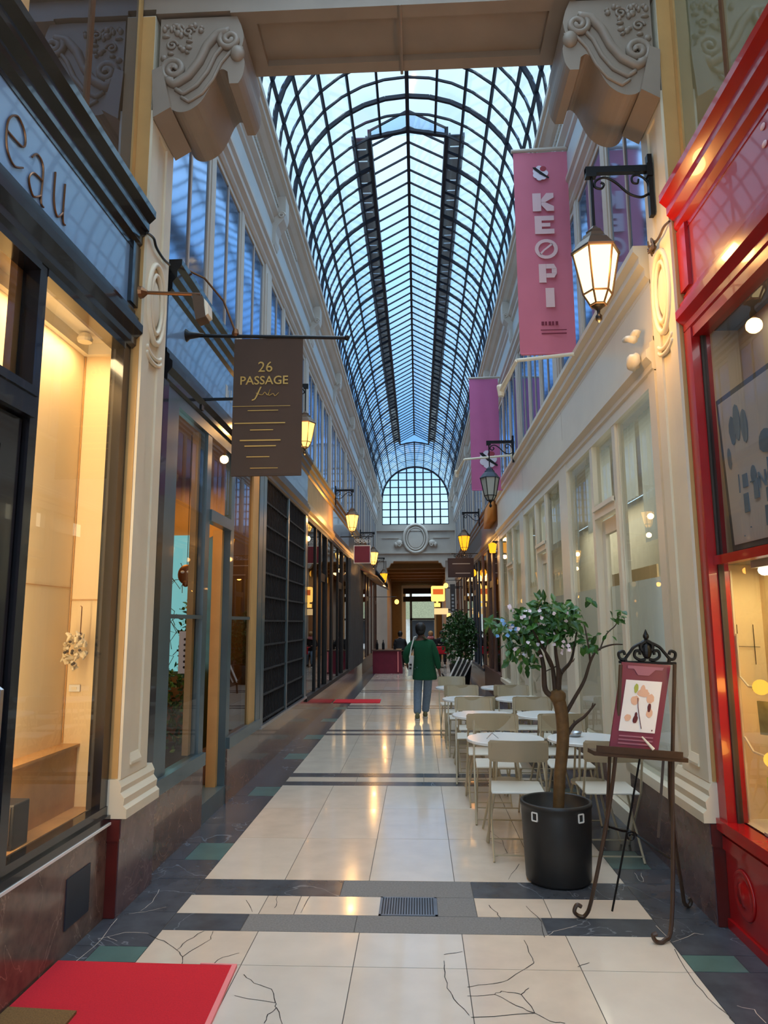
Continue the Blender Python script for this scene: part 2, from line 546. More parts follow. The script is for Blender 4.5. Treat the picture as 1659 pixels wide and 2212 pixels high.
gr = thing('drain_grate', (-0.016, 4.42, 0), 'small ribbed metal drain grate set in the floor repair patch', 'drain')
m = MB(); m.box(-0.182, 0.150, 4.287, 4.558, -0.018, -0.002); m.build('tray', 'iron_black', gr)
m = MB(); m.box(-.182, -.168, 4.287, 4.558, -.01, .003); m.box(.136, .15, 4.287, 4.558, -.01, .003); m.box(-.182, .15, 4.287, 4.30, -.01, .003); m.box(-.182, .15, 4.545, 4.558, -.01, .003); m.build('frame', 'zinc', gr)
m = MB()
for k in range(20):
    x = -0.16 + k * 0.0152
    m.box(x, x + 0.008, 4.3, 4.545, -.008, .003)
m.build('grating', 'zinc', gr)

# ================================================================== glass vault
VZ, VR = 7.05, 1.5
RS = 0.335
Y0V, Y1V = 6.19 - 30 * RS, 6.19 + 75 * RS
LY0, LY1 = 6.19 + 9 * RS, 6.19 + 62 * RS
AO = math.asin(0.55 / VR)


def vp(a, y, r=VR):
    return Vector((r * math.sin(a), y, VZ + r * math.cos(a)))


ceil_o = thing('ceiling', (0, 0, 0), 'iron and glass barrel vault with a raised ridge lantern', 'ceiling', kind='structure')
angs = [R(15 * k) for k in range(-6, 7)]
gl = MB()
def strip(a0, a1, y0, y1):
    gl.poly([vp(a0, y0), vp(a1, y0), vp(a1, y1), vp(a0, y1)])
for k in range(12):
    a0, a1 = angs[k], angs[k + 1]
    mid = (a0 + a1) / 2
    if abs(mid) > R(30):
        strip(a0, a1, Y0V, Y1V)
    else:
        strip(a0, a1, Y0V, LY0); strip(a0, a1, LY1, Y1V)
        if abs(mid) > R(15):
            lo, hi = (max(a0, AO), a1) if mid > 0 else (a0, min(a1, -AO))
            strip(lo, hi, LY0, LY1)
gl.build('glazing', 'roof_glass', ceil_o)
rb = MB()
def arc(y, a0, a1, r, n):
    for i in range(n):
        q0, q1 = a0 + (a1 - a0) * i / n, a0 + (a1 - a0) * (i + 1) / n
        rb.bar(vp(q0, y), vp(q1, y), r, r * 1.4, upv=vp((q0 + q1) / 2, y) - Vector((0, y, VZ)))
nr = int(round((Y1V - Y0V) / RS))
for i in range(nr + 1):
    y = Y0V + RS * i
    w = 0.038 if (i - 30 - 3) % 4 == 0 else 0.021
    if y > LY1 + .1: w *= .5
    if LY0 + 0.01 < y < LY1 - 0.01:
        arc(y, R(-90), -AO, w, 7); arc(y, AO, R(90), w, 7)
    else:
        arc(y, R(-90), R(90), w, 16)
rb.build('rib', 'iron', ceil_o)
lb = MB()
for a in angs:
    segs = [(Y0V, LY0), (LY1, Y1V)] if abs(a) < R(20) else [(Y0V, Y1V)]
    w = 0.05 if abs(a) < 0.01 else 0.028
    for p, q in segs:
        lb.bar(vp(a, p, VR - .005), vp(a, q, VR - .005), w, w * 1.3, upv=(math.sin(a), 0, math.cos(a)))
lb.build('purlin', 'iron', ceil_o)
# lantern
LZ0, LZ1, LZR = VZ + VR * math.cos(AO), 8.56, 8.86
lg = MB()
for s in (-1, 1):
    lg.poly([(s * .55, LY0, LZ0 + .14), (s * .55, LY1, LZ0 + .14), (s * .55, LY1, LZ1), (s * .55, LY0, LZ1)])
    lg.poly([(s * .55, LY0, LZ1), (s * .55, LY1, LZ1), (0, LY1, LZR), (0, LY0, LZR)])
for y in (LY0, LY1):
    lg.poly([(-.55, y, LZ0 + .02), (.55, y, LZ0 + .02), (.55, y, LZ1), (0, y, LZR), (-.55, y, LZ1)])
lg.build('lantern_glazing', 'roof_glass_clear', ceil_o)
lf = MB()
for i in range(54):
    y = LY0 + RS * i
    w = 0.021
    for s in (-1, 1):
        lf.bar((s * .55, y, LZ1), (0, y, LZR), w, w * 1.3)
        lf.bar((s * .55, y, LZ0), (s * .55, y, LZ1), w, w, upv=(0, 1, 0))
lf.bar((0, LY0, LZR), (0, LY1, LZR), .05, .06)
for s in (-1, 1):
    lf.bar((s * .55, LY0, LZ1), (s * .55, LY1, LZ1), .05, .05)
    lf.bar((s * .55, LY0, LZ0 + .05), (s * .55, LY1, LZ0 + .05), .05, .16)
for y in (LY0, LY1):
    lf.bar((-.55, y, LZ0), (0, y, VZ + VR), .04, .06, upv=(0, 1, 0)); lf.bar((.55, y, LZ0), (0, y, VZ + VR), .04, .06, upv=(0, 1, 0))
lf.build('lantern_frame', 'iron', ceil_o)
wk = MB()
for s in (-1, 1):
    for x in (.6, .8):
        wk.bar((s * x, LY0 + .1, 8.53), (s * x, LY1 - .1, 8.53), .03, .06)
    y = LY0 + .1
    while y < LY1 - .3:
        wk.box(s * .61, s * .79, y, y + .235, 8.52, 8.535); y += .27
wk.build('roof_walkway', 'dark_iron', ceil_o)

# ================================================================== upper walls
PIL = [(4.2, 4.78), (8.05, 8.4), (11.2, 11.52), (14.45, 14.77), (17.7, 18.02), (20.95, 21.27), (24.2, 24.52), (27.45, 27.77), (30.98, 31.3)]
WY = [(-4.0, -0.35), (0.0, 4.2)] + [(PIL[i][1], PIL[i + 1][0]) for i in range(8)]
nwin = 0
for s, side in ((-1, 'left'), (1, 'right')):
    w = MB()
    w.box(s * 1.80, s * 2.05, -4, 31.6, 3.42, 7.05)
    w.build('wall_' + side, 'mauve_paint')['kind'] = 'structure'
    wl = bpy.data.objects['wall_' + side]
    tag(wl, side + ' upper wall of the passage, greyish mauve paint between windows', 'wall')
    # entablature along the passage, under the glass roof
    D = [(-.06, 5.96), (.0, 5.96), (.02, 5.99), (.02, 6.03), (.06, 6.07), (.06, 6.13), (.085, 6.16), (.085, 6.2), (.05, 6.22), (.05, 6.52), (.08, 6.55), (.08, 6.6),
         (.13, 6.65), (.13, 6.70), (.10, 6.72), (.10, 6.86), (.15, 6.89), (.20, 6.94), (.24, 6.96), (.24, 7.02), (.27, 7.03), (.27, 7.1), (-.06, 7.1)]
    prof = [(s * (XW - d), z) for d, z in D]
    if s > 0: prof = prof[::-1]
    t = thing('trim_1' if s < 0 else 'trim_2', (s * XW, 0, 6), side + ' moulded cornice running under the glass vault', 'cornice', kind='structure')
    for nm, y0, y1 in (('cornice', 4.77, 31.3), ('near_cornice', -4, 4.21)):
        c = MB(); c.prism(prof, 'y', y0, y1); c.build(nm, 'stone_grey_paint', t)
    fr = MB(); fr.box(s * (XW - .052), s * (XW - .058), 4.9, 31.2, 6.25, 6.49); fr.build('frieze_panel', 'panel_grey_paint', t)
    dn = MB(); y = 4.85
    while y < 9.5:
        dn.box(s * (XW - .1), s * (XW - .135), y, y + .025, 6.74, 6.80); y += .05
    dn.build('dentil_strip', 'stone_grey_paint', t)
    for (a, b) in PIL[1:]:
        k = MB(); yc = (a + b) / 2
        kp = [(s * (XW - d), z) for d, z in [(.04, 6.22), (.08, 6.24), (.1, 6.3), (.1, 6.42), (.13, 6.5), (.2, 6.58), (.22, 6.66), (.22, 6.88), (.04, 6.88)]]
        k.prism(kp if s < 0 else kp[::-1], 'y', yc - .11, yc + .11)
        k.tube(spiral((s * (XW - .17), yc - .115, 6.63), .045, .01, 0, 1.5), .012, 5)
        k.build('corbel', 'stone_grey_paint', t)
    # window posts and pilasters of the upper floor
    for (a, b) in PIL[1:]:
        p = MB(); p.box(s * 1.80, s * 1.735, a, b, 4.2, 5.98); p.box(s * 1.735, s * 1.725, a + .06, b - .06, 4.32, 5.86)
        p.build('pilaster_shaft', 'stone_grey_paint', wl)
    # windows
    for (a, b) in WY:
        n = max(1, round((b - a) / 1.08))
        st = (b - a) / n
        if b < 4.3:
            n, st = 3, (b - a) / 3
        near = b < 4.3
        for k in range(n):
            nwin += 1
            y0, y1 = a + st * k + (.03 if k == 0 else .075), a + st * (k + 1) - (.03 if k == n - 1 else .075)
            wn = thing('window_%d' % nwin, (s * 1.79, (y0 + y1) / 2, 4.26), kind='structure')
            pm = ('pane_mirror_brown' if s < 0 else 'pane_mirror_olive') if near else 'pane_mirror'
            pn = MB(); pn.poly([(s * 1.768, y0, 4.26), (s * 1.768, y1, 4.26), (s * 1.768, y1, 5.93), (s * 1.768, y0, 5.93)] if s < 0 else [(s * 1.768, y1, 4.26), (s * 1.768, y0, 4.26), (s * 1.768, y0, 5.93), (s * 1.768, y1, 5.93)])
            pn.build('pane', pm, wn)
            f = MB()
            f.box(s * 1.80, s * 1.755, y0 - .02, y0 + .03, 4.22, 5.97); f.box(s * 1.80, s * 1.755, y1 - .03, y1 + .02, 4.22, 5.97)
            f.box(s * 1.80, s * 1.755, y0 + .03, y1 - .03, 5.9, 5.97); f.box(s * 1.80, s * 1.755, y0 + .03, y1 - .03, 4.22, 4.3)
            f.build('frame', 'ochre_paint' if near else 'stone_grey_paint', wn)
            mu = MB(); yc = (y0 + y1) / 2
            mu.box(s * 1.80, s * 1.757, yc - .018, yc + .018, 4.3, 5.9); mu.build('mullion', 'bronze' if near else 'mauve_paint', wn)
            if k < n - 1:
                ps = MB(); ps.box(s * 1.80, s * 1.745, y1 + .02, y1 + .13, 4.22, 5.97); ps.build('post', 'ochre_paint' if near else 'stone_grey_paint', wn)

# ================================================================== portal: pilasters, consoles, beam
for s, side in ((-1, 'left'), (1, 'right')):
    a, b = 4.2, 4.60
    t = thing('pilaster', (s * 1.72, 4.49, 0), 'tall cream pilaster with oval medallion between ' + ('the black-framed and the brown-bannered shopfronts' if s < 0 else 'the red and the cream shopfronts'), 'pilaster', kind=None)
    p = MB(); p.box(s * 1.645, s * 1.79, a, 4.74, 0, .42); p.box(s * 1.635, s * 1.79, a - .01, 4.75, .42, .53); p.build('plinth', 'plum_marble', t)
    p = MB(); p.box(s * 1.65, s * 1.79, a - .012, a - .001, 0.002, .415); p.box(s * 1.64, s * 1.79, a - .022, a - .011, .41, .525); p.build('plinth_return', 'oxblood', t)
    p = MB()
    p.prism([(s * x, z) for x, z in ([(1.79, .53), (1.605, .53), (1.605, .58), (1.625, .60), (1.62, .64), (1.645, .67), (1.64, .70), (1.66, .74), (1.79, .74)])], 'y', a - .02, 4.70)
    p.build('base_moulding', 'cream_paint', t)
    p = MB()
    p.box(s * 1.67, s * 1.795, a, b, .74, 5.71)
    for (y0, y1, z0, z1) in ((a, a + .12, .74, 5.0), (b - .12, b, .74, 5.0), (a + .12, b - .12, .74, .80), (a + .12, b - .12, 4.9, 5.0), (a + .12, b - .12, 3.98, 4.06)):
        p.box(s * 1.67, s * 1.655, y0, y1, z0, z1)
    p.prism([(s * x, z) for x, z in ((1.67, .80), (1.645, .80), (1.645, .815), (1.665, .86), (1.67, .86))], 'y', a + .12, b - .12)
    p.build('shaft', 'cream_paint', t)
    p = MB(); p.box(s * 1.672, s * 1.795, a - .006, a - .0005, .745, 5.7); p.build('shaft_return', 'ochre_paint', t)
    md = MB(); md.smooth = True
    yc = (a + b) / 2
    for (ry, rz, tr, n) in ((.145, .27, .02, 36), (.10, .2, .016, 36)):
        pts = [(s * 1.655, yc + ry * math.cos(2 * PI * k / n), 3.72 + rz * math.sin(2 * PI * k / n)) for k in range(n + 1)]
        md.tube(pts, tr, 8, caps=False)
    md.lathe([(0.001, -.012), (.07, -.01), (.085, 0)], (s * 1.665, yc, 3.72), 24, 'x', sx=1.0, sy=2.0) if s > 0 else md.lathe([(.085, 0), (.07, .01), (.001, .012)], (s * 1.665, yc, 3.72), 24, 'x', sx=1.0, sy=2.0)
    for dz in (-.32, -.36):
        md.tube([(s * 1.657, yc + .13 * math.sin(q), 3.72 + dz - .05 * math.cos(q)) for q in [R(-80 + 16 * k) for k in range(11)]], .014, 6)
    md.build('medallion', 'cream_paint', t)

    # scroll console
    b = 4.78
    cn = thing('scroll_console', (s * 1.36, 4.49, 5.0), side + ' carved scroll console carrying the beam, beside the ' + ('black shop cornice' if s < 0 else 'lit lantern bracket'), 'console')
    pr = [(1.645, 5.71), (1.12, 5.71)] + bez([(1.09, 5.64), (1.07, 5.55), (1.085, 5.44), (1.06, 5.36), (1.07, 5.26), (1.10, 5.2)], 3) + [(1.16, 5.2)] + bez([(1.175, 5.29), (1.215, 5.31), (1.26, 5.26), (1.30, 5.16), (1.35, 5.07), (1.42, 5.015), (1.49, 5.0), (1.55, 5.03), (1.60, 5.12)], 3) + [(1.645, 5.15)]
    c = MB(); c.prism([(s * x, z) for x, z in pr], 'y', a + .03, b - .03); c.build('body', 'portal_paint', cn)
    e = MB(); e.smooth = True
    S_ = [(1.17, 5.585), (1.25, 5.57), (1.32, 5.48), (1.37, 5.36), (1.44, 5.26), (1.53, 5.2), (1.6, 5.25)]
    for dx, dz, rr in ((0, 0, .032), (-.06, -.07, .016), (-.1, -.13, .012)):
        pts = []
        for i in range(len(S_) - 1):
            for k in range(4):
                q = k / 4
                pts.append((s * (S_[i][0] + (S_[i + 1][0] - S_[i][0]) * q + dx), a + .025, S_[i][1] + (S_[i + 1][1] - S_[i][1]) * q + dz))
        e.tube(pts, rr, 7)
    e.tube(spiral((s * 1.165, a + .02, 5.52), .075, .012, R(90), 1.8 * (1 if s < 0 else -1)), .022, 7)
    e.tube(spiral((s * 1.54, a + .02, 5.31), .085, .012, R(-90), 1.8 * (1 if s > 0 else -1)), .024, 7)
    e.ball((s * 1.11, a + .03, 5.42), .05, .04, .06)
    e.build('volute', 'portal_paint', cn)
    fo = MB(); fo.smooth = True
    fr_ = random.Random(5)
    for k in range(26):
        x = fr_.uniform(1.36, 1.62); z = fr_.uniform(5.4, 5.66)
        if z < 5.4 + (1.5 - x) * 0.9: continue
        fo.ball((s * x, a + .03, z), fr_.uniform(.014, .03), .022, fr_.uniform(.012, .026), 8, 6)
    for (x, z) in ((1.45, 5.6), (1.56, 5.5), (1.52, 5.62)):
        fo.tube(spiral((s * x, a + .025, z), .04, .008, 0, 1.4), .010, 5)
    fo.build('leaf_relief', 'portal_paint', cn)
    ab = MB(); ab.slab([(s * 1.535, a - .02, 5.0), (s * 1.65, a - .02, 4.93), (s * 1.672, a - .02, 5.28), (s * 1.61, a - .02, 5.31)], (0, .45, 0)); ab.build('abacus', 'portal_paint', cn)

t = thing('trim_3', (0, 4.49, 5.72), 'painted beam with a sunk soffit panel spanning the passage overhead', 'beam', kind='structure')
p = MB(); p.box(-2.05, 2.05, 4.2, 4.78, 5.76, 6.3); p.box(-2.05, 2.05, 4.17, 4.2, 5.86, 5.9); p.build('beam', 'portal_paint', t)
p = MB()
p.box(-1.16, 1.16, 4.2, 4.30, 5.71, 5.76); p.box(-1.16, 1.16, 4.68, 4.78, 5.71, 5.76); p.box(-1.16, -1.0, 4.3, 4.68, 5.71, 5.76); p.box(1.0, 1.16, 4.3, 4.68, 5.71, 5.76)
p.box(-1.0, 1.0, 4.33, 4.335, 5.745, 5.76); p.box(-1.67, -1.16, 4.2, 4.78, 5.725, 5.76); p.box(1.16, 1.67, 4.2, 4.78, 5.725, 5.76)
p.build('soffit_frame', 'portal_paint', t)
p = MB(); p.tube([(-.01, 4.18, 5.7), (-.01, 4.79, 5.7)], .012, 6); p.build('conduit', 'portal_paint', t)

# ================================================================== far gable, tunnel and exit
GY = 31.3
g = thing('wall_end', (0, GY, 4.3), 'far end wall with arched grid window over an oval medallion', 'wall', kind='structure')
p = MB()
p.box(-2.05, 2.05, GY, GY + .3, 4.3, 5.9); p.box(-2.05, -1.28, GY, GY + .3, 0, 4.3); p.box(1.28, 2.05, GY, GY + .3, 0, 4.3)
p.box(-1.75, 1.75, GY - .1, GY, 5.62, 5.72); p.box(-1.75, 1.75, GY - .06, GY, 5.72, 5.9); p.box(-1.75, 1.75, GY - .08, GY, 4.62, 4.7); p.box(-1.75, 1.75, GY - .05, GY, 4.3, 4.38)
for s in (-1, 1):
    p.box(s * .75, s * 1.5, GY - .04, GY, 5.3, 5.36)
    p.prism([(s * x, z) for x, z in ((1.29, 4.3), (.98, 4.3), (1.0, 4.22), (1.1, 4.2), (1.15, 4.08), (1.2, 4.02), (1.29, 4.0))], 'y', GY - .1, GY + .3)
p.build('masonry', 'stone_grey_paint', g)
p = MB(); p.smooth = True
for (rx, rz, tr) in ((.52, .62, .07), (.40, .49, .04)):
    p.tube([(rx * math.cos(2 * PI * k / 40), GY - .08, 5.28 + rz * math.sin(2 * PI * k / 40)) for k in range(41)], tr, 8, caps=False)
p.smooth = False; p.lathe([(.001, -.03), (.33, -.03), (.36, 0)], (0, GY - .04, 5.28), 32, 'y', sx=1, sy=1.25); p.smooth = True
for s in (-1, 1):
    p.ball((s * .72, GY - .06, 5.1), .16, .07, .12); p.ball((s * .86, GY - .06, 5.02), .09, .06, .12); p.tube(spiral((s * .7, GY - .1, 5.0), .1, .02, 0, 1.3), .03, 6)
p.build('medallion', 'stone_grey_paint', g)
p = MB()
n = 24
arcp = [(1.48 * math.sin(R(90 - 180 * k / n)), GY + .1, VZ + 1.48 * math.cos(R(90 - 180 * k / n))) for k in range(n + 1)]
p.poly([(1.48, GY + .1, 5.9)] + arcp + [(-1.48, GY + .1, 5.9)]); p.build('glazing', 'roof_glass_clear', g)
p = MB()
for k in range(-4, 5):
    x = k * .37
    p.bar((x, GY + .08, 5.9), (x, GY + .08, VZ + math.sqrt(1.48 ** 2 - x * x)), .06 if k else .085, .04, upv=(0, 1, 0))
for k in range(0, 8):
    z = 5.93 + k * .335
    hw = 1.48 if z < VZ else math.sqrt(max(0, 1.48 ** 2 - (z - VZ) ** 2))
    p.bar((-hw, GY + .08, z), (hw, GY + .08, z), .06, .04)
p.tube(arcp, .04, 6); p.build('glazing_bar', 'iron', g)
p = MB()
for s in (-1, 1):
    p.box(s * 1.48, s * 2.05, GY, GY + .3, 5.9, 7.1)
p.build('jamb', 'stone_grey_paint', g)

tn = thing('wall_tunnel', (0, 38, 0), 'low brown-ceilinged passage beyond the far end wall', 'wall', kind='structure')
p = MB(); p.box(-2.0, 2.0, GY + .3, 46, 4.35, 4.6)
for y in (33.5, 36, 38.5, 41, 43.5):
    p.box(-1.6, 1.6, y, y + .35, 4.12, 4.35)
p.build('soffit', 'brown_ceiling', tn)
p = MB(); p.box(-1.9, -1.55, GY + .3, 46, 0, 4.35); p.box(1.55, 1.9, GY + .3, 46, 0, 4.35); p.box(-1.55, -.85, 45.7, 46, 0, 4.35); p.box(1.1, 1.55, 45.7, 46, 0, 4.35); p.box(-.85, 1.1, 45.7, 46, 3.95, 4.35)
p.build('side_wall', 'brown_ceiling', tn)
d = thing('door_1', (.12, 45.6, 0), 'bright street doorway at the very end under black sign bands', 'doorway', kind='structure')
p = MB(); p.box(-.95, 1.2, 45.4, 45.6, 3.72, 3.95); p.box(-.95, -.7, 45.4, 45.6, 0, 3.72); p.box(1.08, 1.2, 45.4, 45.6, 0, 3.72); p.build('frame', 'white_plastic', d)
p = MB(); p.box(-.85, 1.1, 45.3, 45.4, 3.42, 3.76); p.box(-.85, 1.1, 45.3, 45.4, 2.93, 3.25); p.build('sign_band', 'coat_black', d)
p = MB(); p.box(-.45, -.3, 45.35, 45.5, 0, 3.5); p.box(-.45, 1.1, 45.35, 45.5, 1.78, 1.9); p.build('mullion', 'dark_iron', d)

st = thing('street_building', (0.3, 58, 0), 'pale building with a tiled canopy seen through the far doorway', 'building')
p = MB(); p.box(-8, 8, 58, 60, 0, 9); p.build('facade', 'facade_stone', st)
p = MB(); p.slab([(-1.0, 57.2, 1.9), (2.2, 57.2, 1.9), (2.2, 57.9, 3.4), (-1.0, 57.9, 3.4)], (0, .05, .05)); p.build('canopy', 'canvas_olive', st)
p = MB(); p.box(-.4, 1.5, 57.8, 58.0, 0, 1.8); p.build('doorway', 'coat_black', st)
gd = MB(); gd.box(-9, 9, 46, 60, -.06, -.01); gd.build('floor_street', 'asphalt'); tag(bpy.data.objects['floor_street'], 'grey street paving beyond the far doorway', 'paving', kind='structure')
# ================================================================== shop fronts
LOWER = [(-.06, 3.33), (.03, 3.33), (.05, 3.35), (.05, 3.39), (.09, 3.43), (.09, 3.48), (.06, 3.50), (.06, 3.53), (.035, 3.55), (.035, 3.58), (-.06, 3.58)]
UPPER = [(-.06, 3.97), (.03, 3.97), (.03, 4.0), (.06, 4.03), (.06, 4.08), (.10, 4.12), (.10, 4.17), (.14, 4.21), (.14, 4.255), (-.06, 4.255)]


def bxs(mb, s, d0, d1, y0, y1, z0, z1):
    return mb.box(s * (XW - d0), s * (XW - d1), y0, y1, z0, z1)


def fascia(t, s, y0, y1, panel, mould, k=1.0):
    for nm, pf in (('lower_moulding', LOWER), ('cornice', UPPER)):
        p = [(s * (XW - d * k), z) for d, z in pf]
        c = MB(); c.prism(p if s < 0 else p[::-1], 'y', y0, y1); c.build(nm, mould, t)
    c = MB(); bxs(c, s, -.06, .025, y0, y1, 3.55, 4.0); return c.build('fascia_panel', panel, t)


def pane(t, s, d, y0, y1, z0, z1, m='pane_clear', name='window_pane'):
    c = MB(); x = s * (XW - d)
    q = [(x, y0, z0), (x, y1, z0), (x, y1, z1), (x, y0, z1)]
    c.poly(q if s < 0 else q[::-1]); return c.build(name, m, t)


def part(t, name, m, s, *boxes, bevel=0.0):
    if len(boxes) > 1 and name in ('plinth', 'wood_jamb', 'sill', 'fascia_joint', 'display_shelf') and name + str(s) and t.name[:4] == 'shop':
        groups = boxes if not bevel else [boxes[:1]] + [[b] for b in ()]
        if not bevel:
            for b in boxes: part(t, name, m, s, b)
            return None
    c = MB()
    for b in boxes: bxs(c, s, *b)
    return c.build(name, m, t, bevel=bevel)


def area(name, loc, rot, sx, sy, power, col):
    l = bpy.data.lights.new(name, 'AREA'); l.shape = 'RECTANGLE'; l.size = sx; l.size_y = sy; l.energy = power; l.color = S(*col)[:3]
    o = bpy.data.objects.new(name, l); COL.objects.link(o); o.location = loc; o.rotation_euler = rot
    return o


def point(name, loc, power, col, r=0.04, parent=None):
    l = bpy.data.lights.new(name, 'POINT'); l.energy = power; l.color = S(*col)[:3]; l.shadow_soft_size = r
    o = bpy.data.objects.new(name, l); COL.objects.link(o); o.location = loc
    return o


# ---- near left: black framed jeweller's window
s = -1
t = thing('shopfront', (s * XW, 2.0, 0), 'black-framed shopfront with blue-grey fascia and warm lit display window', 'shopfront')
fascia(t, s, -4, 4.19, 'fascia_blue', 'black_paint', 1.0)
part(t, 'fascia_end', 'black_paint', s, (-.06, .05, 4.08, 4.19, 3.6, 4.0))
lt = MB()
def stroke(pts, y0, z0, sc):
    lt.tube([(s * (XW - .03), y0 + p[0] * sc, z0 + p[1] * sc) for p in pts], .005, 5)
eP, aP, uP = atX(6, 330, -1.71), atX(58, 408, -1.71), atX(110, 452, -1.71)
stroke(bez([(.05, .5), (.6, .55), (.62, .85), (.35, 1.0), (.08, .7), (.1, .2), (.35, 0), (.65, .15)]), eP.y, eP.z, .24)
stroke(bez([(.1, .8), (.3, 1.0), (.55, .85), (.55, .1), (.68, .0)]), aP.y, aP.z, .22)
stroke(bez([(.55, .55), (.2, .5), (.05, .25), (.25, 0), (.55, .2)]), aP.y, aP.z, .22)
stroke(bez([(.08, 1), (.1, .3), (.3, 0), (.55, .25)]), uP.y, uP.z, .21)
stroke(bez([(.55, 1), (.55, .1), (.68, 0)]), uP.y, uP.z, .21)
lt.build('lettering', 'bronze', t)
part(t, 'plinth', 'brown_marble', s, (-.25, .03, -4, 4.185, 0, .50))
part(t, 'plinth_cap', 'white_plastic', s, (-.25, .052, -4, 4.185, .50, .513))  # white strip standing for the highlight along the plinth top
part(t, 'vent_plate', 'dark_iron', s, (.03, .036, 3.72, 3.98, .12, .36))
part(t, 'sill', 'black_paint', s, (-.04, .045, -4, 4.185, .513, .552)); part(t, 'sill', 'black_paint', s, (-.04, .025, -4, 4.185, .552, .60))
part(t, 'frame', 'black_paint', s, (-.06, .02, 4.09, 4.185, .60, 3.34), (-.06, .025, 3.10, 3.165, .60, 3.34), (-.06, .03, 1.75, 3.10, 3.29, 3.34), (-.06, .03, 3.165, 4.09, 3.29, 3.34), (-.05, .05, 1.75, 3.10, 2.56, 2.66), (-.05, .06, 1.75, 3.10, 2.66, 2.70), (-.06, .04, 1.65, 1.75, .0, 3.34))
pane(t, s, -.005, 3.165, 4.09, .60, 3.29)
pane(t, s, -.03, 1.75, 3.10, 2.70, 3.29)
dr = part(t, 'door', 'black_paint', s, (-.05, .0, 1.78, 1.92, .53, 2.55), (-.05, .0, 2.93, 3.08, .53, 2.55), (-.05, .0, 1.92, 2.93, 2.40, 2.55), (-.05, .0, 1.92, 2.93, .53, .75))
pane(dr, s, -.03, 1.92, 2.93, .75, 2.40, 'pane_dark', 'door_pane')
c = MB(); c.tube([(s * (XW - .0), 2.99, 1.0), (s * (XW - .05), 2.99, 1.03), (s * (XW - .05), 2.99, 1.35), (s * (XW - 0), 2.99, 1.38)], .012, 6); c.build('handle', 'steel', dr)
part(t, 'side_front', 'black_paint', s, (-.1, .02, -4, 1.65, .6, 3.34))
part(t, 'wood_post', 'ochre_paint', s, (-.10, -.065, 3.06, 3.16, .6, 3.34))
c = MB()
c.box(-2.02, -1.995, 1.7, 4.185, .55, 3.36); c.box(-2.0, -1.80, 4.16, 4.185, .55, 3.36); c.box(-2.0, -1.80, 1.7, 1.72, .55, 3.36); c.build('display_wall', 'cream_wall', t)
c = MB(); c.box(-2.0, -1.80, 1.72, 4.16, 3.345, 3.37); c.box(-2.0, -1.96, 1.72, 4.16, 3.27, 3.345); c.box(-1.96, -1.80, 4.12, 4.16, 3.27, 3.345); c.build('display_ceiling', 'cream_light', t)
c = MB(); c.box(-2.0, -1.79, 1.72, 4.16, .55, .60); c.box(-1.996, -1.90, 3.2, 4.158, .60, .93); c.box(-1.996, -1.885, 3.2, 4.158, .93, .945); c.build('display_floor', 'oak', t)
c = MB()
c.box(-1.993, -1.99, 3.165, 4.16, 1.83, 1.836); c.box(-1.993, -1.80, 4.153, 4.158, 1.76, 1.766); c.box(-1.99, -1.985, 4.15, 4.157, .95, 3.3); c.build('panel_joint', 'oak', t)
c = MB(); c.lathe([(.04, 0), (.045, .02), (.03, .05), (0.001, .05)], (-1.90, 3.95, 3.28), 16); c.build('downlight', 'white_metal', t)
area('display_light', (-1.86, 3.6, 3.26), (0, R(4), 0), .1, .8, 9, (255, 216, 160))
area('display_light', (-1.83, 3.18, 1.9), (R(90), 0, R(10)), .06, 2.2, 15, (255, 216, 160))  # unseen upright strip light, added to brighten the lower display

o = thing('loudspeaker', (-1.875, 3.42, .6), 'small dark box loudspeaker standing on the lit display floor', 'loudspeaker')
c = MB(); c.box(-1.945, -1.805, 3.36, 3.5, .6, .80); c.build('cabinet', 'speaker_black', o, bevel=.006)
c = MB(); c.box(-1.935, -1.815, 3.352, 3.36, .625, .79); c.build('grille', 'dark_back', o)
c = MB(); c.box(-1.90, -1.83, 3.349, 3.36, .607, .616); c.build('badge', 'gold', o)
o = thing('coral_ornament', (-1.9, 4.02, 1.36), 'knobbly bone-white coral ornament hung on a thin rod in the lit window', 'ornament')
c = MB(); r5 = random.Random(11)
for k in range(44):
    q = r5.uniform(0, 2 * PI); rr = r5.uniform(0, 1) ** .5
    x = -1.885 + .062 * rr * math.cos(q); z = 1.475 + .105 * rr * math.sin(q)
    c.tube([(x, 4.03 + r5.uniform(-.02, .02), z), (x + r5.uniform(-.03, .03), 4.02 + r5.uniform(-.04, .02), z + r5.uniform(-.04, .04))], [r5.uniform(.008, .017), r5.uniform(.003, .009)], 6)
c.build('coral', 'bone', o)
c = MB(); c.tube([(-1.86, 4.03, 1.56), (-1.86, 4.03, 1.72), (-1.868, 4.03, 1.725)], .003, 5); c.build('rod', 'bronze', o)
c = MB()
for k in range(9):
    c.ball((-1.885 + r5.uniform(-.05, .05), 3.985, 1.475 + r5.uniform(-.08, .08)), .009, .006, .008, 7, 5)
c.build('hole', 'dark_back', o)
o = thing('socket_plate', (-1.93, 4.15, 1.25), 'white wall socket plate below the coral ornament', 'socket')
c = MB(); c.box(-1.965, -1.90, 4.145, 4.1525, 1.235, 1.275); c.build('plate', 'white_plastic', o, bevel=.002)
c = MB(); c.box(-1.948, -1.917, 4.142, 4.146, 1.248, 1.262); c.build('socket', 'white_metal', o)

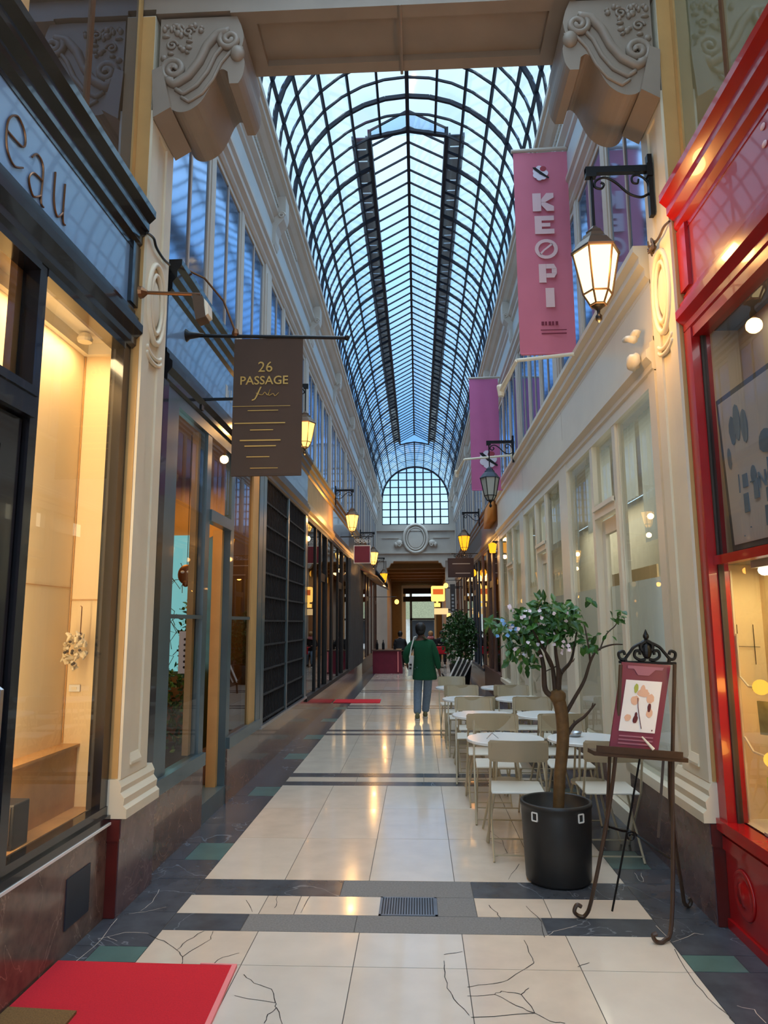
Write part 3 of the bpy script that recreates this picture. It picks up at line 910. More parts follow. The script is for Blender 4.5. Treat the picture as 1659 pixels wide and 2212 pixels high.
# ---- left 2: teal framed gallery
t = thing('shopfront', (s * XW, 6.4, 0), 'teal-grey gallery shopfront behind the brown hanging banner', 'shopfront')
fascia(t, s, 4.79, 8.1, 'fascia_blue', 'black_paint', .8)
c = MB(); [c.box(s * (XW - .025), s * (XW - .03), 6.35 + .09 * k, 6.35 + .09 * k + (.016 if k % 3 else .06), 3.72, 3.84 - .03 * (k % 2)) for k in range(7)]; c.build('lettering', 'panel_grey_paint', t)
part(t, 'plinth', 'brown_marble', s, (-.2, .03, 4.79, 6.0, 0, .48), (-.2, .03, 6.75, 8.05, 0, .48))
part(t, 'sill', 'teal_paint', s, (-.05, .05, 4.79, 6.0, .48, .58), (-.05, .05, 6.75, 8.05, .48, .58), (-.2, .02, 6.0, 6.75, 0, .16))
part(t, 'frame', 'teal_paint', s, (-.06, .02, 4.79, 5.12, .58, 3.34), (-.05, .015, 5.90, 6.02, .16, 3.34), (-.05, .015, 6.72, 6.84, .16, 3.34), (-.05, .02, 5.12, 7.6, 3.24, 3.34), (-.05, .03, 6.02, 6.72, 2.5, 2.6), (-.06, .03, 7.88, 8.08, 0.58, 3.34), (-.05, .012, 5.12, 5.90, 1.66, 1.69), (-.05, .012, 6.84, 7.6, 1.66, 1.69))
part(t, 'wood_jamb', 'ochre_paint', s, (-.10, -.05, 5.84, 5.90, .58, 3.24), (-.06, .02, 7.6, 7.88, .58, 3.34), (-.14, -.05, 6.66, 6.72, .16, 2.5))  # first ochre strip stands for the lit edge of the window frame
part(t, 'black_edge', 'black_paint', s, (-.06, .03, 4.755, 4.86, .0, 3.34)); part(t, 'return_panel', 'black_paint', s, (-.05, .01, 4.605, 4.755, .75, 4.2))
pane(t, s, -.0, 5.12, 5.90, .58, 3.24); pane(t, s, -.0, 6.84, 7.6, .58, 3.24, 'pane_dark'); pane(t, s, -.0, 6.02, 6.72, 2.6, 3.24)
d = MB(); d.slab([(-1.80, 6.68, .17), (-2.12, 7.28, .17), (-2.12, 7.28, 2.48), (-1.80, 6.68, 2.48)], (-.035, .02, 0)); d.build('open_door', 'dark_green_paint', t)
c = MB(); c.box(-3.2, -3.17, 4.8, 8.05, .1, 3.3); c.box(-3.2, -1.84, 8.03, 8.06, .1, 3.3); c.box(-3.2, -2.06, 4.78, 4.8, .1, 3.3); c.box(-3.2, -1.84, 4.8, 8.05, 3.3, 3.33); c.box(-3.2, -1.84, 4.8, 8.05, .08, .12); c.build('interior', 'shop_back', t)
area('gallery_light', (-2.5, 6.6, 3.2), (0, 0, 0), .8, 2.2, 45, (255, 196, 110))
o = thing('glass_artwork', (-2.65, 8.0, 1.8), 'added glowing turquoise panel for the bright patch inside the teal gallery', 'artwork')
glow('teal_glow', (150, 226, 226), 0.75)  # added glow standing in for the bright teal view at the back
c = MB(); c.box(-2.98, -2.34, 7.985, 8.03, 1.1, 2.62); c.build('glass_panel', 'teal_glow', o)
c = MB(); r5 = random.Random(4)
for k in range(16):
    x, z = r5.uniform(-2.95, -2.37), r5.uniform(1.15, 2.55); pts = [(x, 7.982, z)]
    for j in range(4):
        x = min(-2.35, max(-2.97, x + r5.uniform(-.12, .12))); z = min(2.6, max(1.12, z + r5.uniform(-.15, .15))); pts.append((x, 7.982, z))
    c.tube(pts, .005, 4)
c.build('lead_line', 'teal_paint', o)


def leaf(mb, p, d, n, L, w):
    """a folded leaf of length L from p along d"""
    d = d.normalized(); u = d.cross(n)
    u = u.normalized() if u.length > 1e-4 else d.orthogonal().normalized()
    n = u.cross(d)
    a = p + d * L * .45 + u * w / 2 + n * w * .12; b = p + d * L * .45 - u * w / 2 + n * w * .12
    e = p + d * L - n * L * .1; mm = p + d * L * .5
    a2 = p + d * L * .75 + u * w * .33; b2 = p + d * L * .75 - u * w * .33
    mb._add([p, a, a2, e, mm, b, b2], [(0, 4, 1), (1, 4, 2), (4, 3, 2), (0, 5, 4), (5, 6, 4), (4, 6, 3)])


def rv(r):
    while True:
        v = Vector((r.uniform(-1, 1), r.uniform(-1, 1), r.uniform(-1, 1)))
        if .01 < v.length < 1: return v


o = thing('hedge_planter', (-2.6, 7.8, .12), 'leafy green hedge in a low trough below the turquoise panel', 'plant')
c = MB(); c.box(-3.0, -2.1, 7.6, 7.97, .125, .35); c.build('trough', 'pot_black', o)
c = MB(); r5 = random.Random(8)
for k in range(900):
    leaf(c, Vector((r5.uniform(-2.98, -2.1), r5.uniform(7.55, 7.95), r5.uniform(.3, 1.15))), rv(r5), rv(r5), .07, .04)
for k in range(350):
    leaf(c, Vector((r5.uniform(-2.5, -2.25), r5.uniform(7.6, 7.95), r5.uniform(1.0, 1.85))), rv(r5), rv(r5), .07, .04)
tag(c.build('foliage', 'leaf', o), None)
o = thing('hanging_mask', (-1.9, 5.9, 2.05), 'brown eye-holed mask hanging inside the teal gallery window', 'mask')
c = MB(); c.smooth = True; c.ball((-1.88, 5.92, 2.03), .075, .03, .085, 16, 10); c.ball((-1.88, 5.91, 1.955), .03, .02, .03); c.build('face', 'bronze', o)
c = MB(); c.ball((-1.905, 5.893, 2.05), .018, .008, .012); c.ball((-1.855, 5.893, 2.05), .018, .008, .012); c.build('eye_hole', 'white_plastic', o)
c = MB(); c.tube([(-1.88, 5.93, 2.1), (-1.88, 5.93, 3.24)], .003, 4); c.build('cord', 'iron_black', o)
o = thing('price_card', (-1.86, 5.86, 1.4), 'white card with a column of black dots in the gallery window', 'card')
c = MB(); c.box(-1.9, -1.80, 5.855, 5.86, 1.22, 1.56); c.build('card', 'paper', o)
c = MB()
for k in range(6): c.lathe([(.011, 0), (.011, .002), (.001, .002)], (-1.85, 5.852, 1.27 + .045 * k), 8, 'y')
c.build('dot', 'coat_black', o)

# ---- left 3: latticed shutters
t = thing('shopfront', (s * XW, 9.7, 0), 'closed shop behind two dark latticed roller grilles', 'shopfront')
fascia(t, s, 8.1, 11.4, 'slate_paint', 'grey_shutter', .8)
part(t, 'plinth', 'brown_marble', s, (-.2, .02, 8.1, 11.4, 0, .46))
part(t, 'sill', 'steel', s, (-.05, .05, 8.1, 11.4, .46, .49))
for q_ in ((-.06, .03, 8.1, 8.26, .49, 3.34), (-.06, .03, 9.68, 9.76, .49, 3.34), (-.06, .03, 11.22, 11.4, .49, 3.34)): part(t, 'post', 'teal_paint', s, q_)
for y0, y1 in ((8.26, 9.68), (9.76, 11.22)):
    g_ = part(t, 'roller_grille', 'mesh_grille', s, (-.06, .0, y0, y1, .49, 3.33))
    c = MB()
    y = y0 + .06
    while y < y1: bxs(c, s, .0, .012, y, y + .012, .49, 3.33); y += .094
    for z in [.52 + .28 * k for k in range(11)]: bxs(c, s, .0, .02, y0, y1, z, z + .022)
    c.build('lattice', 'coat_black', g_)

# ---- generic shop front
def shop(s, y0, y1, label, fr, fas, mo, pl, lay, back, ph=.45, pn='pane_dark', lamp=None, k=.8):
    t = thing('shopfront', (s * XW, (y0 + y1) / 2, 0), label, 'shopfront')
    fascia(t, s, y0, y1, fas, mo, k)
    part(t, 'plinth', pl, s, (-.12, .02, y0, y1, 0, ph))
    part(t, 'sill', fr, s, (-.05, .05, y0, y1, ph, ph + .07))
    tot = sum(w for w, _ in lay); y = y0
    bx = []
    for w, kd in lay:
        e = y + (y1 - y0) * w / tot
        if kd == 'post': bx.append((-.06, .025, y, e, ph + .07, 3.34))
        elif kd == 'win': pane(t, s, .0, y, e, ph + .07, 3.28, pn)
        elif kd == 'door':
            dd = part(t, 'door', fr, s, (-.05, .01, y, y + .09, ph, 2.5), (-.05, .01, e - .09, e, ph, 2.5), (-.05, .01, y, e, 2.4, 2.55))
            pane(dd, s, -.02, y + .09, e - .09, ph + .05, 2.4, pn, 'door_pane'); pane(t, s, -.02, y, e, 2.55, 3.28, pn)
        elif kd == 'shut':
            sh = part(t, 'shutter', 'grey_shutter', s, (-.06, .06, y + .01, e - .01, .42, 3.3))
            c = MB(); q = y + .08
            while q < e - .08: bxs(c, s, .06, .072, q, q + .03, .42, 3.3); q += .12
            c.build('slat', 'grey_shutter', sh)
        y = e
    bx.append((-.06, .03, y0, y1, 3.28, 3.34))
    part(t, 'frame', fr, s, *bx)
    c = MB(); bxs(c, s, -.62, -.6, y0, y1, .1, 3.35); bxs(c, s, -.62, -.12, y0, y0 + .02, .1, 3.35); bxs(c, s, -.62, -.12, y1 - .02, y1, .1, 3.35); bxs(c, s, -.62, -.1, y0, y1, 3.35, 3.38); bxs(c, s, -.62, -.1, y0, y1, .38, .40)
    c.build('display_wall', back, t)
    if lamp:
        for q in lamp:
            b = MB(); b.smooth = True; b.ball((s * (XW + .3), q, 2.6), .06, .06, .07); b.tube([(s * (XW + .3), q, 2.66), (s * (XW + .3), q, 3.35)], .006, 4); b.build('pendant_bulb', 'amber_glow', t)
            point('pendant_light', (s * (XW + .3), q, 2.45), 6, (255, 170, 70), .05)
    return t


glow('amber_glow', (255, 176, 60), 3.0)
P_, Wn, D_, Sh = 'post', 'win', 'door', 'shut'
shop(-1, 11.4, 14.9, 'dark-framed shopfront with a fascia tinted ochre as if lamplit beyond the latticed grilles', 'black_matt', 'ochre_paint', 'gold', 'brown_marble', [(.08, P_), (1.0, Wn), (.08, P_), (.6, Wn), (.08, P_), (.8, D_), (.12, P_), (.8, Wn), (.1, P_)], 'dark_back', .4, lamp=[12.2, 14.2])  # ochre and gold put warm lamplight into the fascia colours
shop(-1, 14.9, 18.4, 'black glazed shopfront beside the small red hanging sign', 'black_matt', 'slate_paint', 'bronze', 'brown_marble', [(.1, P_), (.9, Wn), (.1, P_), (.8, D_), (.15, P_), (1.1, Wn), (.1, P_)], 'dark_back', .4, lamp=[16.5])
shop(-1, 18.4, 22.9, 'shopfront closed by flat grey vertical-ribbed shutters', 'grey_shutter', 'grey_shutter', 'zinc', 'brown_marble', [(.1, P_), (1.4, Sh), (.06, P_), (1.4, Sh), (.06, P_), (1.4, Sh), (.1, P_)], 'dark_back', .4)
shop(-1, 22.9, 31.0, 'dim brown cafe front under the ornamented awning at the far left end', 'brown_wood', 'brown_wood', 'bronze', 'brown_wood', [(.2, P_), (1.2, Wn), (.2, P_), (.8, D_), (.2, P_), (1.2, Wn), (.2, P_), (1.2, Wn), (.2, P_), (.8, D_), (.2, P_)], 'shop_back', .4, lamp=[24.5, 27, 29.5])
shop(1, 14.55, 18.4, 'dark brown panelled shopfront beyond the cream one', 'brown_wood', 'brown_wood', 'brown_wood', 'brown_wood', [(.25, P_), (.8, Wn), (.3, P_), (.7, D_), (.3, P_), (.9, Wn), (.2, P_)], 'shop_back', .5, lamp=[15.4, 17.6])
shop(1, 18.4, 23.0, 'grey metal framed shopfront behind the leafy bush', 'dark_iron', 'grey_shutter', 'zinc', 'slate', [(.12, P_), (.8, Wn), (.1, P_), (.6, Wn), (.1, P_), (.8, D_), (.1, P_), (.9, Wn), (.2, P_)], 'cream_light', .4)
shop(1, 23.0, 31.0, 'brown restaurant front with amber bulbs at the far right end', 'brown_wood', 'brown_wood', 'bronze', 'oxblood', [(.2, P_), (1.2, Wn), (.2, P_), (.8, D_), (.2, P_), (1.2, Wn), (.2, P_), (1.2, Wn), (.2, P_), (.8, D_), (.2, P_)], 'shop_back', .4, lamp=[24, 26, 28, 30])

# ---- right: cream shopfront of three bays
s = 1
t = thing('shopfront', (XW, 9.6, 0), 'long cream-painted shopfront with tall frosted windows behind the tables', 'shopfront')
fascia(t, s, 4.79, 14.55, 'cream_shop_paint', 'cream_shop_paint', .9)
part(t, 'fascia_joint', 'stone_grey_paint', s, (.02, .027, 7.93, 7.94, 3.65, 3.98), (.02, .027, 11.0, 11.01, 3.65, 3.98))
pbx, fbx, sbx = [], [], []
bays = [(4.79, 8.05), (8.05, 11.3), (11.3, 14.55)]
m = bpy.data.materials.new('frost'); m.use_nodes = True
nt = m.node_tree; nt.nodes.clear()
oo = nt.nodes.new('ShaderNodeOutputMaterial'); mx = nt.nodes.new('ShaderNodeMixShader'); mx.inputs[0].default_value = .88
tr = nt.nodes.new('ShaderNodeBsdfTransparent'); df = nt.nodes.new('ShaderNodeBsdfDiffuse'); df.inputs['Color'].default_value = S(206, 216, 220)
tl = nt.nodes.new('ShaderNodeBsdfTranslucent'); tl.inputs['Color'].default_value = S(214, 224, 228); m2 = nt.nodes.new('ShaderNodeMixShader'); m2.inputs[0].default_value = .5
nt.links.new(df.outputs[0], m2.inputs[1]); nt.links.new(tl.outputs[0], m2.inputs[2])
nt.links.new(tr.outputs[0], mx.inputs[1]); nt.links.new(m2.outputs[0], mx.inputs[2]); nt.links.new(mx.outputs[0], oo.inputs['Surface']); MATS['frost'] = m
for bi, (a, b) in enumerate(bays):
    # near window, door with transom, far window
    w0, w1, d0, d1, f0, f1 = a + .13, a + 1.07, a + 1.16, a + 1.86, a + 1.95, b - .28
    pbx += [(-.1, .03, a, d0 - .02, 0, .47), (-.1, .03, d1 + .02, b, 0, .47)]
    sbx += [(-.06, .06, a, d0 - .02, .47, .54), (-.06, .06, d1 + .02, b, .47, .54), (-.1, .03, d0 - .02, d1 + .02, 0, .12)]
    fbx += [(-.06, .035, a, w0, .54, 3.34), (-.05, .025, w1, d0, .12, 3.34), (-.05, .025, d1, f0, .12, 3.34), (-.06, .035, f1, b, .54, 3.34), (-.05, .03, w0, f1, 3.25, 3.34),
            (-.05, .03, d0, d1, 2.55, 2.66), (-.05, .05, d0, d1, 2.62, 2.66)]
    for (q0, q1) in ((w0, w1), (f0, f1)):
        pane(t, s, .0, q0, q1, .54, 3.25)
        c = MB(); x = XW + .015; c.poly([(x, q1, .54), (x, q0, .54), (x, q0, 1.93), (x, q1, 1.93)]); c.build('frosted_film', 'frost', t)
        c = MB(); c.box(XW + .03, XW - .006, q0, q0 + .03, .54, 3.25); c.box(XW + .03, XW - .006, q1 - .03, q1, .54, 3.25); c.build('glazing_bead', 'cream_shop_paint', t)
    for (q0, q1, zb) in ((w0, w1, 2.25), (f0, f1, 2.55 if bi == 0 else 2.2), (d0, d1, 2.66)):
        c = MB(); n_ = 24; c.smooth = True
        pf = [(XW + .17 + .012 * math.sin(k * 1.9), q0 + (q1 - q0) * k / n_) for k in range(n_ + 1)]
        c._add([(p_[0], p_[1], z_) for z_ in (zb, 3.3) for p_ in pf], [(k, k + 1, n_ + 2 + k, n_ + 1 + k) for k in range(n_)]); c.build('sheer_curtain', 'frost', t)  # pale sheets added to imitate milky reflections in the upper panes
    pane(t, s, -.02, d0, d1, 2.66, 3.25)
    dd = part(t, 'door', 'cream_shop_paint', s, (-.07, -.03, d0 + .03, d0 + .13, .13, 2.53), (-.07, -.03, d1 - .13, d1 - .02, .13, 2.53), (-.07, -.03, d0 + .13, d1 - .13, 2.4, 2.53), (-.07, -.03, d0 + .13, d1 - .13, .13, .5))
    pane(dd, s, -.05, d0 + .13, d1 - .13, .5, 2.4, 'pane_clear', 'door_pane')
    c = MB(); x = XW + .06; c.poly([(x, d1 - .13, .5), (x, d0 + .13, .5), (x, d0 + .13, 1.93), (x, d1 - .13, 1.93)]); c.build('frosted_film', 'frost', dd)
part(t, 'return_panel', 'cream_shop_paint', s, (-.05, .01, 4.605, 4.80, 0, 4.2))
part(t, 'plinth', 'plum_marble', s, *pbx)
part(t, 'sill', 'cream_shop_paint', s, *sbx)
part(t, 'frame', 'cream_shop_paint', s, *fbx)
c = MB(); c.box(3.2, 3.23, 4.8, 14.5, .05, 3.35); c.box(1.82, 3.2, 14.5, 14.53, .05, 3.35); c.box(2.06, 3.2, 4.8, 4.83, .05, 3.35); c.box(1.85, 3.2, 4.8, 14.5, 3.36, 3.39); c.build('interior_wall', 'sheer', t)
c = MB(); c.box(1.85, 3.2, 4.8, 14.5, .05, .1); c.build('interior_floor', 'oak', t)
c = MB(); c.box(2.5, 2.52, 7.4, 9.2, .1, 2.2); c.build('lit_screen', 'cream_wall', t)  # warm cream block added to stand for the lit yellow interior
area('cream_shop_light', (2.6, 6.5, 3.3), (0, 0, 0), .8, 2.5, 26, (248, 240, 214))
area('cream_shop_light', (2.6, 11.5, 3.3), (0, 0, 0), .8, 4, 36, (250, 236, 200))
# carved shell ornaments at the near end of the cream fascia
c = MB(); c.smooth = True
c.ball((1.62, 4.95, 3.45), .05, .09, .06, 10, 7, .15, 1); c.ball((1.64, 4.93, 3.65), .035, .06, .03, 10, 7, .15, 2); c.tube([(1.62, 4.9, 3.6), (1.6, 4.98, 3.64), (1.6, 5.06, 3.66)], [.03, .025, .02], 7); c.build('shell_ornament', 'cream_paint', t)

# ---- near right: red shopfront
t = thing('shopfront', (XW, 2.0, 0), 'glossy red shopfront with lit window at the right edge', 'shopfront')
fascia(t, s, -4, 4.19, 'red_panel', 'red_paint', 1.0)
part(t, 'fascia_end', 'red_paint', s, (-.06, .05, 4.06, 4.19, 3.6, 4.0))
c = MB(); c.smooth = True
for z in (3.92, 3.83): c.ball((XW - .03, 3.12, z), .006, .022, .016, 10, 7)
c.build('lettering', 'pale_ink', t)
part(t, 'plinth', 'red_paint', s, (-.2, .03, -4, 4.185, 0, .50)); part(t, 'plinth_rail', 'red_paint', s, (.03, .045, -4, 4.185, .40, .47)); part(t, 'plinth_rail', 'red_paint', s, (.03, .045, -4, 4.185, .0, .05))
c = MB(); c.smooth = True
c.lathe([(.001, .02), (.05, .018), (.06, .006), (.10, .006), (.115, .012), (.125, 0)], (XW - .032, 3.9, .235), 24, 'x') if False else c.lathe([(.125, 0), (.115, -.012), (.10, -.006), (.06, -.006), (.05, -.018), (.001, -.02)], (XW - .03, 3.98, .235), 28, 'x')
c.build('rosette', 'red_paint', t)
part(t, 'sill', 'red_paint', s, (-.05, .07, -4, 4.185, .50, .56))
part(t, 'frame', 'red_paint', s, (-.06, .05, 4.08, 4.185, .56, 3.34), (-.05, .04, -4, 4.08, 3.28, 3.34), (-.04, .02, 1.55, 4.09, 1.93, 1.98), (-.06, .04, 1.5, 1.6, .56, 3.34), (-.06, .03, -4, 1.5, .56, 3.34))
part(t, 'inner_frame', 'dark_back', s, (-.03, .0, 4.065, 4.08, .56, 3.28))
pane(t, s, -.01, 1.6, 4.07, 1.98, 3.28); pane(t, s, -.01, 1.6, 4.07, .56, 1.93)
c = MB(); c.box(2.0, 2.03, 1.5, 4.185, .5, 3.36); c.box(1.81, 2.0, 4.16, 4.185, .5, 3.36); c.box(1.81, 2.0, 1.5, 1.52, .5, 3.36); c.build('display_wall', 'cream_wall', t)
c = MB(); c.box(1.80, 2.0, 1.52, 4.16, 3.345, 3.37); c.box(1.80, 2.0, 1.52, 4.16, 1.935, 1.97); c.build('display_shelf', 'print_grey', t)
c = MB(); c.box(1.77, 2.0, 1.52, 4.16, .5, .56); c.build('display_floor', 'cream_light', t)
area('red_shop_light', (1.85, 3.4, 3.32), (0, 0, 0), .1, .9, 1.6, (240, 240, 240))  # unseen light added to brighten the print board
area('red_shop_light', (1.9, 3.5, 1.9), (0, 0, 0), .14, .9, 17, (255, 228, 160))
o = thing('tube_lamp', (1.9, 3.55, 1.88), 'white batten lamp fixed under the shelf in the red shop window', 'lamp')
glow('lamp_white', (255, 244, 210), 2.5)
c = MB(); c.box(1.85, 1.95, 3.2, 3.92, 1.90, 1.935); c.build('housing', 'white_metal', o)
c = MB(); c.smooth = True; c.lathe([(.02, 0), (.035, .02), (.035, .66), (.02, .68)], (1.90, 3.22, 1.885), 12, 'y', sx=1, sy=.8); c.build('diffuser', 'lamp_white', o)
o = thing('print_board', (1.93, 3.5, 2.0), 'tall pale printed board with blue leaf shapes in the upper red shop window', 'poster')
c = MB(); c.slab([(1.80, 2.9, 2.0), (1.80, 4.005, 2.0), (1.775, 4.015, 2.86), (1.775, 2.9, 2.86)], (.015, 0, 0)); c.build('board', 'print_grey', o)
c = MB(); c.slab([(1.797, 2.93, 2.03), (1.797, 3.97, 2.03), (1.773, 3.985, 2.83), (1.773, 2.93, 2.83)], (.002, 0, 0)); c.build('print', 'paper', o)
c = MB(); r5 = random.Random(2)
for (y, z, w, h) in ((3.84, 2.64, .035, .08), (3.78, 2.67, .04, .10), (3.70, 2.63, .04, .09), (3.91, 2.5, .02, .06), (3.5, 2.5, .07, .06), (3.66, 2.36, .03, .05)):
    n_ = 12; c.slab([(1.7965 - (z + h * math.sin(2 * PI * k / n_) - 2.03) * .03 - .002, y + w * math.cos(2 * PI * k / n_) * r5.uniform(.8, 1.1), z + h * math.sin(2 * PI * k / n_)) for k in range(n_)], (-.002, 0, 0))
for k in range(24):
    y, z = r5.uniform(3.0, 3.85), r5.uniform(2.06, 2.42); c.box(1.789 - (z - 2.06) * .03, 1.794 - (z - 2.06) * .03, y, y + r5.choice([.006, .05]), z, z + r5.choice([.07, .006, .1]))
c.text('NC', .12, (1.783, 3.62, 2.28), (0, -1, 0), (0, 0, 1), .003)
c.build('leaf_print', 'print_blue', o)
for yy, zz, lb in ((3.92, 1.276, 'upper amber glass bulb lamp on the cream cable in the red shop window'), (3.86, .92, 'lower amber glass bulb lamp on the cream cable in the red shop window')):
    o = thing('bulb_lamp', (1.86, yy, zz), lb, 'lamp')
    c = MB(); c.smooth = True; c.ball((1.85, yy, zz), .042, .042, .04, 14, 9); c.build('bulb', 'bulb_amber' if 'bulb_amber' in MATS else glow('bulb_amber', (255, 186, 70), 1.6), o)
    c = MB(); c.lathe([(.022, -.03), (.022, .03)], (1.86, yy + .05, zz - .01), 10, 'y'); c.build('socket', 'gold', o)
    point('bulb_light', (1.80, yy - .05, zz - .02), 1.2, (255, 180, 80), .04)
o = thing('cable', (1.83, 3.98, 1.2), 'cream cable conduit running up beside the amber bulb lamps', 'cable')
c = MB(); c.tube([(1.82, 4.11, .57), (1.82, 4.11, 1.9)], .009, 6); c.tube([(1.82, 4.09, 1.55), (1.82, 4.09, 1.32), (1.84, 4.04, 1.27), (1.86, 3.97, 1.27)], .007, 6); c.tube([(1.82, 4.09, 1.0), (1.84, 4.04, .93), (1.86, 3.91, .92)], .007, 6); c.build('conduit', 'cream_paint', o)
o = thing('canvas', (1.9, 3.72, 1.1), 'small olive square canvas leaning between the two bulb lamps', 'picture')
c = MB(); c.slab([(1.85, 3.97, 1.03), (1.92, 3.86, 1.03), (1.92, 3.87, 1.2), (1.85, 3.98, 1.2)], (.012, .008, 0)); c.build('stretcher', 'canvas_olive', o)
o = thing('art_card', (1.9, 3.7, .72), 'green art card with a black chair drawing in the red shop window', 'card')
c = MB(); c.slab([(1.85, 3.94, .61), (1.93, 3.80, .61), (1.93, 3.80, .82), (1.85, 3.94, .82)], (.008, .005, 0)); c.build('card', 'card_green', o)
c = MB()
def cp(u, v): return Vector((1.847 + .08 * u, 3.938 - .14 * u, .61 + .21 * v))
for a_, b_ in (((.3, .8), (.75, .82)), ((.3, .8), (.38, .45)), ((.75, .82), (.72, .42)), ((.38, .45), (.72, .42)), ((.38, .6), (.73, .6)), ((.55, .8), (.52, .0))): c.bar(cp(*a_), cp(*b_), .006)
c.build('drawing', 'coat_black', o)
o = thing('wire_stand', (1.95, 3.75, 1.45), 'thin wire ladder stand on the cream wall of the red shop window', 'stand')
c = MB()
for xx in (1.85, 1.94): c.tube([(xx, 4.15, 1.38), (xx, 4.15, 1.6)], .002, 4)
c.tube([(1.83, 4.15, 1.48), (1.97, 4.15, 1.475)], .002, 4); c.build('wire', 'iron_black', o)
o = thing('book_tray', (1.86, 3.45, .56), 'white tray with a dark printed sheet lying on the red shop sill', 'tray')
c = MB(); c.box(1.78, 1.97, 3.2, 3.86, .56, .575); c.build('tray', 'white_plastic', o)
c = MB(); c.box(1.80, 1.95, 3.25, 3.78, .575, .58); c.build('sheet', 'canvas_olive', o)
# ================================================================== lanterns
LX = .39


def lantern_glass(mb, r0, z0, r1, z1):
    mb.lathe([(r0, z0), (r1, z1)], (LX, 0, 0), 6)


def make_lantern(glassmat, label, lit=True, arm='bracket'):
    """local frame: wall plate at the origin, arm along +x; height 0 is the arm"""
    t = thing('lantern', (0, 0, 0), label, 'lantern')
    c = MB(); c.box(-.01, .02, -.022, .022, -.34, .10); c.box(-.01, .03, -.03, .03, -.06, .03); c.build('wall_plate', 'iron_black', t)
    c = MB(); c.box(.0, .43, -.02, .02, -.022, .022); c.box(.36, .43, -.022, .022, -.05, .022); c.build('arm', 'iron_black', t)
    c = MB(); c.smooth = True
    pts = bez([(.01, 0, -.17), (.07, 0, -.2), (.15, 0, -.17), (.23, 0, -.09), (.30, 0, -.05), (.36, 0, -.07), (.37, 0, -.115), (.33, 0, -.13), (.31, 0, -.1), (.33, 0, -.085)], 5)
    c.tube(pts, .009, 6)
    c.tube(bez([(.01, 0, -.14), (.03, 0, -.08), (.08, 0, -.04), (.12, 0, -.05), (.12, 0, -.09), (.09, 0, -.1), (.08, 0, -.07)], 5), .008, 6)
    c.build('scroll', 'iron_black', t)
    c = MB(); c.tube([(LX, 0, -.02), (LX, 0, -.43)], .010, 8); c.build('rod', 'iron_black', t)
    c = MB(); c.lathe([(.012, -.40), (.04, -.43), (.055, -.44), (.055, -.46), (.075, -.47), (.085, -.50), (.105, -.515), (.15, -.575), (.162, -.585), (.162, -.60), (.10, -.60)], (LX, 0, 0), 6)
    c.build('cap', 'dark_iron' if not lit else 'bronze_dark', t)
    c = MB(); c.lathe([(.145, -.60), (.09, -.875)], (LX, 0, 0), 6); c.lathe([(.088, -.885), (.05, -.95)], (LX, 0, 0), 6); c.build('glass', glassmat, t)
    c = MB()
    for k in range(6):
        q = 2 * PI * k / 6
        p = lambda r, z: (LX + r * math.cos(q), r * math.sin(q), z)
        c.tube([p(.15, -.595), p(.094, -.88), p(.052, -.955)], .007, 5)
        q2 = q + 2 * PI / 6
        for r, z in ((.094, -.88), (.052, -.955)):
            c.tube([(LX + r * math.cos(q), r * math.sin(q), z), (LX + r * math.cos(q2), r * math.sin(q2), z)], .007, 5)
    c.build('frame', 'bronze_dark' if lit else 'iron_black', t)
    c = MB(); c.smooth = True; c.lathe([(.001, -1.075), (.022, -1.055), (.022, -1.03), (.01, -1.015), (.012, -.99), (.04, -.965), (.05, -.955)], (LX, 0, 0), 10); c.build('finial', 'iron_black', t)
    return t


mat('bronze_dark', (92, 72, 54), 0.4, metal=0.4, var=0.15)
glow('lantern_white', (255, 226, 164), 2.6)
glow('lantern_warm', (255, 192, 96), 3.0)
glow('lantern_amber', (255, 166, 34), 1.9)
mat('lantern_off', (176, 178, 170), 0.25)
LN = [(1, 4.45, 4.615, 'lantern_white', 'big glowing lantern on the scrolled bracket of the right pilaster', 20),
      (1, 11.3, 4.5, 'lantern_off', 'unlit grey glass lantern in front of the second pink banner', 0),
      (1, 17.85, 4.35, 'lantern_amber', 'amber lantern above the dark maroon hanging sign', 12),
      (-1, 8.2, 4.45, 'lantern_warm', 'glowing lantern half hidden behind the brown banner', 14),
      (-1, 14.6, 4.36, 'lantern_warm', 'glowing lantern on the left before the red hanging sign', 26),
      (-1, 21.1, 4.28, 'lantern_warm', 'small glowing lantern just past the red hanging sign', 18),
      (-1, 27.6, 4.1, 'lantern_amber', 'farthest small yellow lantern on the left by the end wall', 18)]
protos = {}
for i, (s, y, z, gm, lb, pw) in enumerate(LN):
    lit = pw > 0
    t = make_lantern(gm, lb, lit)
    k_ = {8.2: .8, 14.6: .9}.get(y, 1.0)
    t.scale = (k_,) * 3
    t.location = (s * (1.57 if y == 8.2 else 1.63) if y > 5 else s * 1.65, y, z)
    t.rotation_euler = (0, 0, PI if s > 0 else 0)
    t['group'] = 'bracket lanterns of the passage'
    if lit:
        x = t.location.x - s * LX * k_
        point('lantern_light', (x - s * .0, y - .0, z - 1.12 * k_), pw * .5, (255, 190, 110), .05)
        point('lantern_light', (x, y - .2 * k_, z - .72 * k_), pw * .5, (255, 190, 110), .06)

